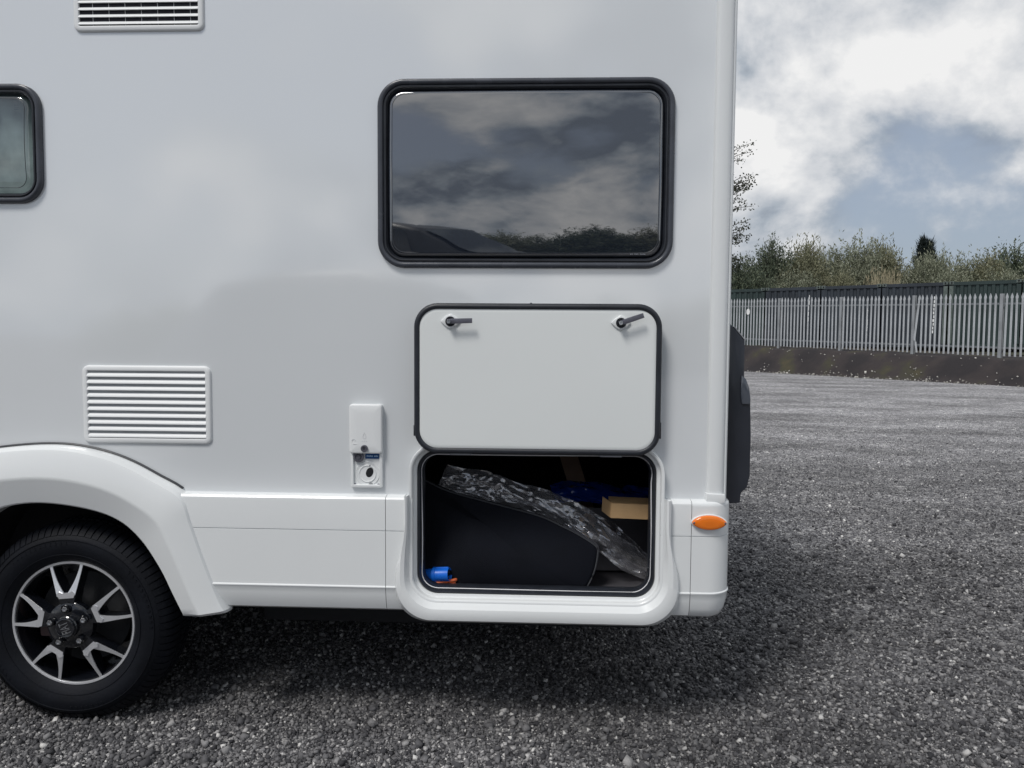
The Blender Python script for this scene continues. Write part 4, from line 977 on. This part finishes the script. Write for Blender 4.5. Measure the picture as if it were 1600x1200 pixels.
# small white bits caught on the fence
def fence_bit(name, label, cat, s, z0, z1, w, lean=0.0, seg=1):
    mb = MB(); c = P1+fdir*s+fn*0.03
    for k in range(seg):
        a, b_2 = z0+(z1-z0)*k/seg, z0+(z1-z0)*(k+0.75)/seg
        wk = w*(0.7+0.6*random.random()) if seg > 1 else w; x = lean*(k/seg)+0.010*random.uniform(-1, 1)*(seg > 1)
        p = [c+fdir*(x-wk/2), c+fdir*(x+wk/2)]
        mb.loft([[p[0]+Vector((0, 0, a)), p[1]+Vector((0, 0, a)), p[1]+fn*0.006+Vector((0, 0, a)), p[0]+fn*0.006+Vector((0, 0, a))],
                 [p[0]+Vector((0, 0, b_2)), p[1]+Vector((0, 0, b_2)), p[1]+fn*0.006+Vector((0, 0, b_2)), p[0]+fn*0.006+Vector((0, 0, b_2))]], True, True, True)
    o = mb.build(name, tag_white, smooth=0); tag(o, label, cat); return o
def fs(bay, k): return bay*BAY+BAY*k/18.0
sg = in_plane(P1+fdir*(fs(-1, 8.2)-0.09)+fn*0.035+Vector((0, 0, fz(fs(-1, 8))+1.30)), fdir, (0, 0, 1), [(0.09+0.09*math.cos(t), 0.13+0.13*math.sin(t)) for t in np.linspace(0, 2*PI, 17)[:-1]], 0.004).build('fence_plate', tag_white, smooth=0)
tag(sg, 'small white oval plate fixed high on the fence near the motorhome', 'plate')
fence_bit('fence_tape', 'torn white strip hanging on a fence pale, leftmost and tallest', 'strip', fs(0, 9.3), fz(fs(0, 9))+1.05, fz(fs(0, 9))+2.12, 0.030, 0.03, 5)
fence_bit('fence_tape', 'thin flecked white strip on a pale in the middle fence bay', 'strip', fs(1, 7.3), fz(fs(1, 7))+0.72, fz(fs(1, 7))+1.55, 0.022, 0.0, 14)
fence_bit('fence_tape', 'chunky white flecked strip hanging right of the kinked pale', 'strip', fs(2, 4.6), fz(fs(2, 4))+0.70, fz(fs(2, 4))+1.95, 0.040, 0.03, 10)

# ------------------------------------------------------------------ storage containers behind the fence
cA, cB = F(11.81, 33.8), F(15.75, 31.0); cdir = (cB-cA).normalized(); cn = Vector((cdir.y, -cdir.x, 0))
if cn.y > 0: cn = -cn
CW = (cB-cA).length/2; CZ = 1.08; CHH = 2.60
def container(k, m, label):
    o0 = cA+cdir*(k*CW+0.02); r = empty('storage_container', o0+cdir*CW/2+Vector((0, 0, CZ))); tag(r, label, 'container', 'storage containers in a row behind the fence'); O = -r.location
    def part(mb, name, mm, **kw): q = mb.build(name, mm, r, **kw); q.location = O; return q
    wd = CW-0.05
    def P(a, d, z): return o0+cdir*a-cn*d+Vector((0, 0, CZ+z))
    def bx(mb, a0, a1, d0, d1, z0, z1):
        return mb.add([P(a0, d0, z0), P(a1, d0, z0), P(a1, d1, z0), P(a0, d1, z0), P(a0, d0, z1), P(a1, d0, z1), P(a1, d1, z1), P(a0, d1, z1)], [(0, 3, 2, 1), (4, 5, 6, 7), (0, 1, 5, 4), (1, 2, 6, 5), (2, 3, 7, 6), (3, 0, 4, 7)])
    # corrugated end wall
    cor = []; a = 0.15; pit = 0.262
    while a < wd-0.15:
        for da, dd in ((0, 0.018), (0.07, 0.018), (0.105, 0.062), (0.195, 0.062), (0.23, 0.018)):
            if a+da < wd-0.12: cor.append((a+da, dd))
        a += pit
    part(MB().loft([[P(a_, d_, z) for a_, d_ in cor] for z in (0.16, CHH-0.14)], closed=False), 'end_wall', m, smooth=0)
    part(bx(MB(), 0.10, wd-0.10, 0.0, 0.08, CHH-0.15, CHH-0.02), 'top_rail', m, smooth=0)
    part(bx(MB(), 0.10, wd-0.10, 0.0, 0.08, 0.02, 0.17), 'bottom_rail', m, smooth=0)
    for a0 in (0.0, wd-0.15): part(bx(MB(), a0+0.002, a0+0.148, 0.004, 0.13, 0.17, CHH-0.17), 'corner_post', cast_mat if k == 2 and a0 == 0 or (k == 1 and a0 > 0) else m, smooth=0)
    for a0 in (0.0, wd-0.162):
        for z0 in (0.0, CHH-0.118):
            c_ = part(bx(MB(), a0, a0+0.162, -0.004, 0.178, z0, z0+0.122), 'corner_casting', cast_mat if z0 > 1 else m, smooth=0, bevel=0.006)
            ho = [P(a0+0.081+0.032*math.cos(t), -0.0062, z0+0.061+0.040*math.sin(t)) for t in np.linspace(0, 2*PI, 17)[:-1]]
            h_ = MB().add(ho, [tuple(range(16))]).build('casting_hole', hole_black, c_, smooth=0)
    part(bx(MB(), 0.012, wd-0.012, 0.07, 6.0, CHH-0.05, CHH-0.035), 'roof', m, smooth=0)
    for a0 in (0.012, wd-0.06): part(bx(MB(), a0, a0+0.045, 0.14, 6.0, 0.05, CHH-0.06), 'side_wall', m, smooth=0)
    return r
for k, m, lab in ((-2, cont_green, 'green storage container half hidden by the dark bush, leftmost above the fence'), (-1, cont_blue, 'slate container behind the fence, second from the left'), (0, cont_blue, 'slate container behind the fence, directly left of the tall dry grass'),
                  (1, cont_blue, 'slate container behind the kinked pale, with a pale right corner post'), (2, cont_green, 'dark green corrugated container behind the rightmost full fence bay'), (3, cont_green, 'dark green container cut by the right picture edge')):
    container(k, m, lab)

# ------------------------------------------------------------------ vegetation
def leaf_cloud(name, r, n_spray, rx, ry, h, leaf_l, leaf_w, per, droop=0.25, up=0.75, base=0.1, m=None, core=0.35):
    """sprays of long leaves springing from a common root, densest at the skin of the crown"""
    V = []; nq = 0; stems = []
    for _ in range(n_spray):
        az = r.uniform(0, 2*PI); el = math.asin(r.uniform(0.12, 1.0)); R_ = r.uniform(core, 1.0)**0.6
        d = np.array([math.cos(az)*math.cos(el)*rx, math.sin(az)*math.cos(el)*ry, (base+(1-base)*math.sin(el))*h])
        tip = d*R_*(0.88+0.18*r.random()); root = np.array([tip[0]*0.35, tip[1]*0.35, tip[2]*0.45]); 
        t = np.linspace(0, 1, per)[:, None]; bend = np.array([tip[0]*0.12, tip[1]*0.12, -droop*0.25*h*r.random()])
        c = root+(tip-root)*t+bend*(t**2)
        dirv = (tip-root)/np.linalg.norm(tip-root)
        lt_ = r.normal(size=(per, 3)); lt_ -= (lt_@dirv)[:, None]*dirv*0.5; lt_ /= np.linalg.norm(lt_, axis=1)[:, None]
        ld_ = dirv*up+lt_*0.75+np.array([0, 0, -0.12]); ld_ /= np.linalg.norm(ld_, axis=1)[:, None]
        sd = np.cross(ld_, r.normal(size=(per, 3))); sd /= np.linalg.norm(sd, axis=1)[:, None]
        ll = leaf_l*r.uniform(0.65, 1.3, (per, 1)); lw = leaf_w*r.uniform(0.7, 1.2, (per, 1))
        c = c+r.normal(size=(per, 3))*leaf_l*0.45
        q = np.stack([c-sd*lw*0.15, c+ld_*ll*0.45-sd*lw*0.5, c+ld_*ll, c+ld_*ll*0.45+sd*lw*0.5], 1)
        V.append(q); stems.append((root, c[per//2], tip+bend))
    V = np.concatenate(V).reshape(-1, 3); nq = len(V)//4
    me = bpy.data.meshes.new(name); me.vertices.add(len(V)); me.vertices.foreach_set('co', V.reshape(-1))
    me.loops.add(nq*4); me.loops.foreach_set('vertex_index', np.arange(nq*4, dtype=np.int32))
    me.polygons.add(nq); me.polygons.foreach_set('loop_start', np.arange(0, nq*4, 4, dtype=np.int32)); me.update(calc_edges=True); me.validate()
    if m: me.materials.append(m)
    return me, stems
def stem_mesh(stems, r, every=4, rad=0.03):
    mb = MB()
    for i, (a, b, c) in enumerate(stems):
        if i % every: continue
        mb.tube([(a[0]*0.1, a[1]*0.1, 0), a, b, c], [rad, rad*0.7, rad*0.4, rad*0.15], 5, caps=False)
    return mb
rg = np.random.default_rng(4)
BM = {}
for nm, m in (('grey', leaf_grey), ('olive', leaf_olive), ('deep', leaf_deep)):
    me, st = leaf_cloud('crown', rg, 1050, 2.45, 1.8, 3.4, 0.15, 0.056, 46, m=m)
    s_ = stem_mesh(st, rg).mesh('stems'); s_.materials.append(bark); BM[nm] = (me, s_)
def bush(kind, x_px_dir, d, top, sx, label, rot=0.0, sy=1.0, base=None, group='scrub bushes behind the containers'):
    """kind of bush, X per unit distance, distance, height of its top, width factor"""
    X = x_px_dir*d; b0 = 2.0 if base is None else base
    e = empty('bush', F(X, d, b0)); e.rotation_euler = (0, 0, rot); s_z = (top+0.30-b0)/3.45; e.scale = (sx, sy*sx, s_z)
    for nm, me in (('crown', BM[kind][0]), ('stems', BM[kind][1])):
        o = bpy.data.objects.new(nm, me); C.objects.link(o); o.parent = e
    tag(e, label, 'bush', group); return e
# direction ratio X/d for a column of the picture (level line of sight)
def xr(px):
    v = rgt*((px-800)/1200)+fwd; return v.x/v.y
BUSHES = [('deep', 9.5, 38.0, 5.35, 0.80, 'low dark green bush right behind the motorhome\'s rear edge', 0.4),
          ('deep', 11.6, 40.5, 6.75, 0.86, 'tall dark green bush just right of the motorhome, above the fence', 2.2),
          ('olive', 13.1, 40.0, 6.55, 0.80, 'olive green bush second from the motorhome in the skyline row', 1.1),
          ('grey', 14.6, 41.5, 6.50, 0.85, 'grey green bush third from the motorhome in the skyline row', 3.0),
          ('grey', 15.9, 40.5, 6.85, 0.90, 'tallest grey green willow bush in the middle of the skyline row', 0.2),
          ('olive', 17.5, 41.0, 6.65, 0.85, 'olive bush left of the dark conifer, behind the dry grass', 4.1),
          ('grey', 18.9, 39.6, 5.95, 0.75, 'pale grey green bush directly below the dark conifer', 5.0),
          ('grey', 20.3, 40.0, 6.0, 0.85, 'pale grey green bush just right of the dark conifer', 2.6),
          ('olive', 21.8, 39.5, 5.75, 0.80, 'low olive bush in the dip of the skyline at right', 0.9),
          ('deep', 24.2, 41.5, 6.55, 1.10, 'broad rounded dark bush at the right picture edge', 3.4),
          ('grey', 26.6, 41.0, 6.4, 0.9, 'grey green bush beyond the right picture edge', 1.9),
          ('grey', 6.6, 40.5, 6.1, 0.9, 'grey green bush standing behind the motorhome, next to the slender tree', 0.7),
          ('olive', 4.2, 43.0, 5.9, 0.9, 'olive bush standing far behind the middle of the motorhome', 2.9),
          ('grey', 12.2, 38.6, 4.9, 0.70, 'short grey bush peeping over the second container from the left', 0.0),
          ('olive', 14.3, 38.4, 4.7, 0.65, 'short olive bush left of the tall dry grass, over a slate container', 1.7),
          ('grey', 19.4, 37.9, 4.75, 0.65, 'short pale bush over the pale container corner posts', 3.7),
          ('grey', 21.6, 37.6, 4.85, 0.75, 'short bright grey bush over the rightmost green container', 5.2)]
for kind, X, d, top, sx, lab, rot in BUSHES: bush(kind, X/d, d, top, sx, lab, rot)
# dry grass standing behind the containers
dg = MB(); r_ = random.Random(9)
for k in range(230):
    x = r_.gauss(16.2, 0.75); d = r_.uniform(37.4, 38.4); h = r_.uniform(1.1, 2.0)*math.exp(-((x-16.2)/1.4)**2); c = F(x, d, 3.0); lx, ly = r_.gauss(0, 0.16), r_.gauss(0, 0.12); w_ = r_.uniform(0.008, 0.016)
    dg.add([(c.x-w_, c.y, c.z), (c.x+w_, c.y, c.z), (c.x+lx*0.4+w_*0.8, c.y+ly*0.4, c.z+h*0.6), (c.x+lx*0.4-w_*0.8, c.y+ly*0.4, c.z+h*0.6), (c.x+lx, c.y+ly, c.z+h)], [(0, 1, 2, 3), (3, 2, 4)])
    if k % 3 == 0: dg.add([(c.x+lx-0.03, c.y+ly, c.z+h-0.12), (c.x+lx+0.03, c.y+ly, c.z+h-0.10), (c.x+lx*1.1, c.y+ly, c.z+h+0.10)], [(0, 1, 2)])
tag(dg.build('dry_grass', grass_dry, smooth=0, fix=False), 'clump of tall straw coloured dry grass above the containers', 'grass', kind='stuff')
# dark conifer
con = empty('conifer_tree', F(21.95, 46.0, 2.75)); con.scale = (0.95, 0.95, 1.0); tag(con, 'small dark conifer with ragged top rising over the bushes', 'tree')
V = MB(); rc = np.random.default_rng(31)
for k in range(120):
    z = 1.2+2.9*rc.random()**0.75; az = rc.uniform(0, 2*PI); ro = (0.85*(1-((z-1.0)/3.4)**1.3)+0.10)*rc.uniform(0.7, 1.15)
    tip = np.array([math.cos(az)*ro, math.sin(az)*ro, z+0.15+0.35*rc.random()]); root = np.array([0, 0, z-0.35])
    for j in range(60):
        t = rc.random()**0.6; c = root+(tip-root)*t+rc.normal(size=3)*0.07; d_ = (tip-root)*0.22+rc.normal(size=3)*0.09+np.array([0, 0, 0.08]); s_ = np.cross(d_, rc.normal(size=3)); s_ = s_/np.linalg.norm(s_)*0.028
        V.add([c-s_, c+s_, c+d_], [(0, 1, 2)])
V.build('crown', leaf_dark, con, smooth=0, fix=False)
MB().tube([(0, 0, -0.3), (0.03, 0, 1.5), (0, 0.02, 4.5)], [0.16, 0.12, 0.03], 8).build('trunk', bark, con)
# slender tree half hidden by the motorhome
bt_ = empty('birch_tree', F(8.35, 38.0, 1.6)); tag(bt_, 'slender tree whose leafy twigs stick out past the motorhome\'s rear edge', 'tree')
tw = MB(); lf_ = MB(); rt = random.Random(15)
MB().tube([(0, 0, -0.3), (0.05, 0.02, 3.0), (0.0, 0.05, 6.0), (0.1, 0, 9.0)], [0.16, 0.12, 0.075, 0.02], 8).build('trunk', bark, bt_)
for k in range(46):
    z = rt.uniform(2.2, 8.4); az = rt.uniform(0, 2*PI) if k > 15 else rt.uniform(-0.5, 0.5); ln_ = (1.75-0.09*abs(z-6.3)**1.4)*rt.uniform(0.7, 1.05); ln_ = max(0.5, ln_)
    a = Vector((0.03, 0, z)); tip = a+Vector((math.cos(az)*ln_, math.sin(az)*ln_, 0.35*ln_+rt.uniform(-0.2, 0.5))); mid = a.lerp(tip, 0.5)+Vector((0, 0, 0.12))
    pts = curve_pts([a, mid, tip], 12); tw.tube(pts, [0.022*(1-i/13)+0.004 for i in range(12)], 5, caps=False)
    for i in range(3, 12):
        for q in range(5):
            p = pts[i]+Vector((rt.gauss(0, 0.10), rt.gauss(0, 0.10), rt.gauss(-0.03, 0.09))); e1 = Vector((rt.gauss(0, 1), rt.gauss(0, 1), rt.gauss(-0.5, 0.7))).normalized()*rt.uniform(0.08, 0.14); e2 = e1.cross(Vector((rt.gauss(0, 1), rt.gauss(0, 1), rt.gauss(0, 1)))).normalized()*0.042
            lf_.add([p-e1*0.5, p+e2, p+e1*0.5, p-e2], [(0, 1, 2, 3)])
tw.build('limbs', bark, bt_); lf_.build('crown', leaf_birch, bt_, smooth=0, fix=False)

# ------------------------------------------------------------------ behind the photographer, mirrored in the paintwork and the window
for k, (x, y, sx, h, lab) in enumerate(((-15, -28, 1.3, 2.6, 'leftmost boundary bush across the yard, mirrored in the motorhome side'), (-10.5, -29, 1.2, 2.9, 'boundary bush second from the left, mirrored in the motorhome side'), (-6.2, -28, 1.3, 2.5, 'boundary bush left of the dark car, mirrored in the motorhome side'),
                                        (-2, -29, 1.2, 2.3, 'boundary bush behind the dark car, mirrored low in the large window'), (2.4, -28, 1.3, 2.7, 'boundary bush mirrored low in the middle of the large window'), (6.5, -29, 1.2, 3.0, 'boundary bush mirrored low at the right of the large window'),
                                        (10.5, -28, 1.3, 2.6, 'boundary bush second from the right across the yard'), (15, -29, 1.3, 2.8, 'rightmost boundary bush across the yard'))):
    e = bush(('grey', 'deep', 'olive')[k % 3], 0, 0, h, sx*1.25, lab, k*1.3, base=-0.3, group='boundary bushes behind the photographer'); e.location = (x, y, -0.1)

car = empty('parked_car', (-1.75, -6.0, 0)); car.rotation_euler = (0, 0, math.radians(16)); car.scale = (1.22, 1.15, 1.32)
tag(car, 'dark tall estate car parked behind the photographer, mirrored in the smoked window', 'car')
car_paint = mat('car_paint', (0.010, 0.012, 0.016), 0.38, coat=0.25, coat_rough=0.25); car_glass = mat('car_glass', (0.01, 0.012, 0.014), 0.03, ior=1.7)
def sect(x, zb, zs, zt, hw, ht):     # cross-section of the body at station x: sill, shoulder, roof
    return [(x, -hw*0.96, zb), (x, -hw, zb+0.18), (x, -hw, zs-0.05), (x, -hw*0.97, zs), (x, -ht, zt-0.05), (x, -ht*0.9, zt), (x, ht*0.9, zt), (x, ht, zt-0.05), (x, hw*0.97, zs), (x, hw, zs-0.05), (x, hw, zb+0.18), (x, hw*0.96, zb)]
stn = [(-2.10, .38, .72, .80, .72, .66), (-2.02, .28, .84, .95, .82, .72), (-1.75, .24, .94, 1.20, .88, .66), (-1.45, .22, .96, 1.46, .90, .64), (-0.8, .22, .96, 1.55, .91, .66), (0.0, .22, .95, 1.56, .91, .66), (0.45, .22, .94, 1.46, .91, .66), (0.95, .22, .93, 1.13, .90, .70), (1.18, .22, .92, 1.00, .89, .76), (1.75, .24, .86, .92, .85, .74), (2.05, .28, .74, .80, .76, .66), (2.14, .36, .62, .68, .64, .55)]
MB().loft([sect(*q) for q in stn], True, True, True).build('body', car_paint, car, smooth=40)
def glass(pts, name='side_window'):
    MB().add(pts, [tuple(range(len(pts)))]).build(name, car_glass, car, smooth=0, fix=False)
for s_ in (-1, 1):
    for xa, xb in ((-1.35, -0.62), (-0.55, 0.30)):
        glass([(xa, s_*0.886, 0.99), (xb+0.25*(xb > 0), s_*0.886, 0.99), (xb, s_*0.690, 1.44), (xa+0.05, s_*0.690, 1.44)])
    for xw in (-1.32, 1.34):
        w_ = MB().lathe([(0.19, -0.10), (0.30, -0.105), (0.325, -0.07), (0.325, 0.07), (0.30, 0.105), (0.19, 0.10)], (0, 0, 0), 36, True, True).build('wheel', tyre_mat, car); w_.location = (xw, s_*0.82, 0.325)
    hl = MB().box(1.98, 2.10, s_*0.62-0.12, s_*0.62+0.12, 0.60, 0.72).build('headlight', mat('headlight_glass', (0.6, 0.62, 0.65), 0.1) if s_ < 0 else MATS['headlight_glass'], car, bevel=0.02)
glass([(1.12, -0.70, 1.035), (1.12, 0.70, 1.035), (0.50, 0.58, 1.452), (0.50, -0.58, 1.452)], 'windscreen')
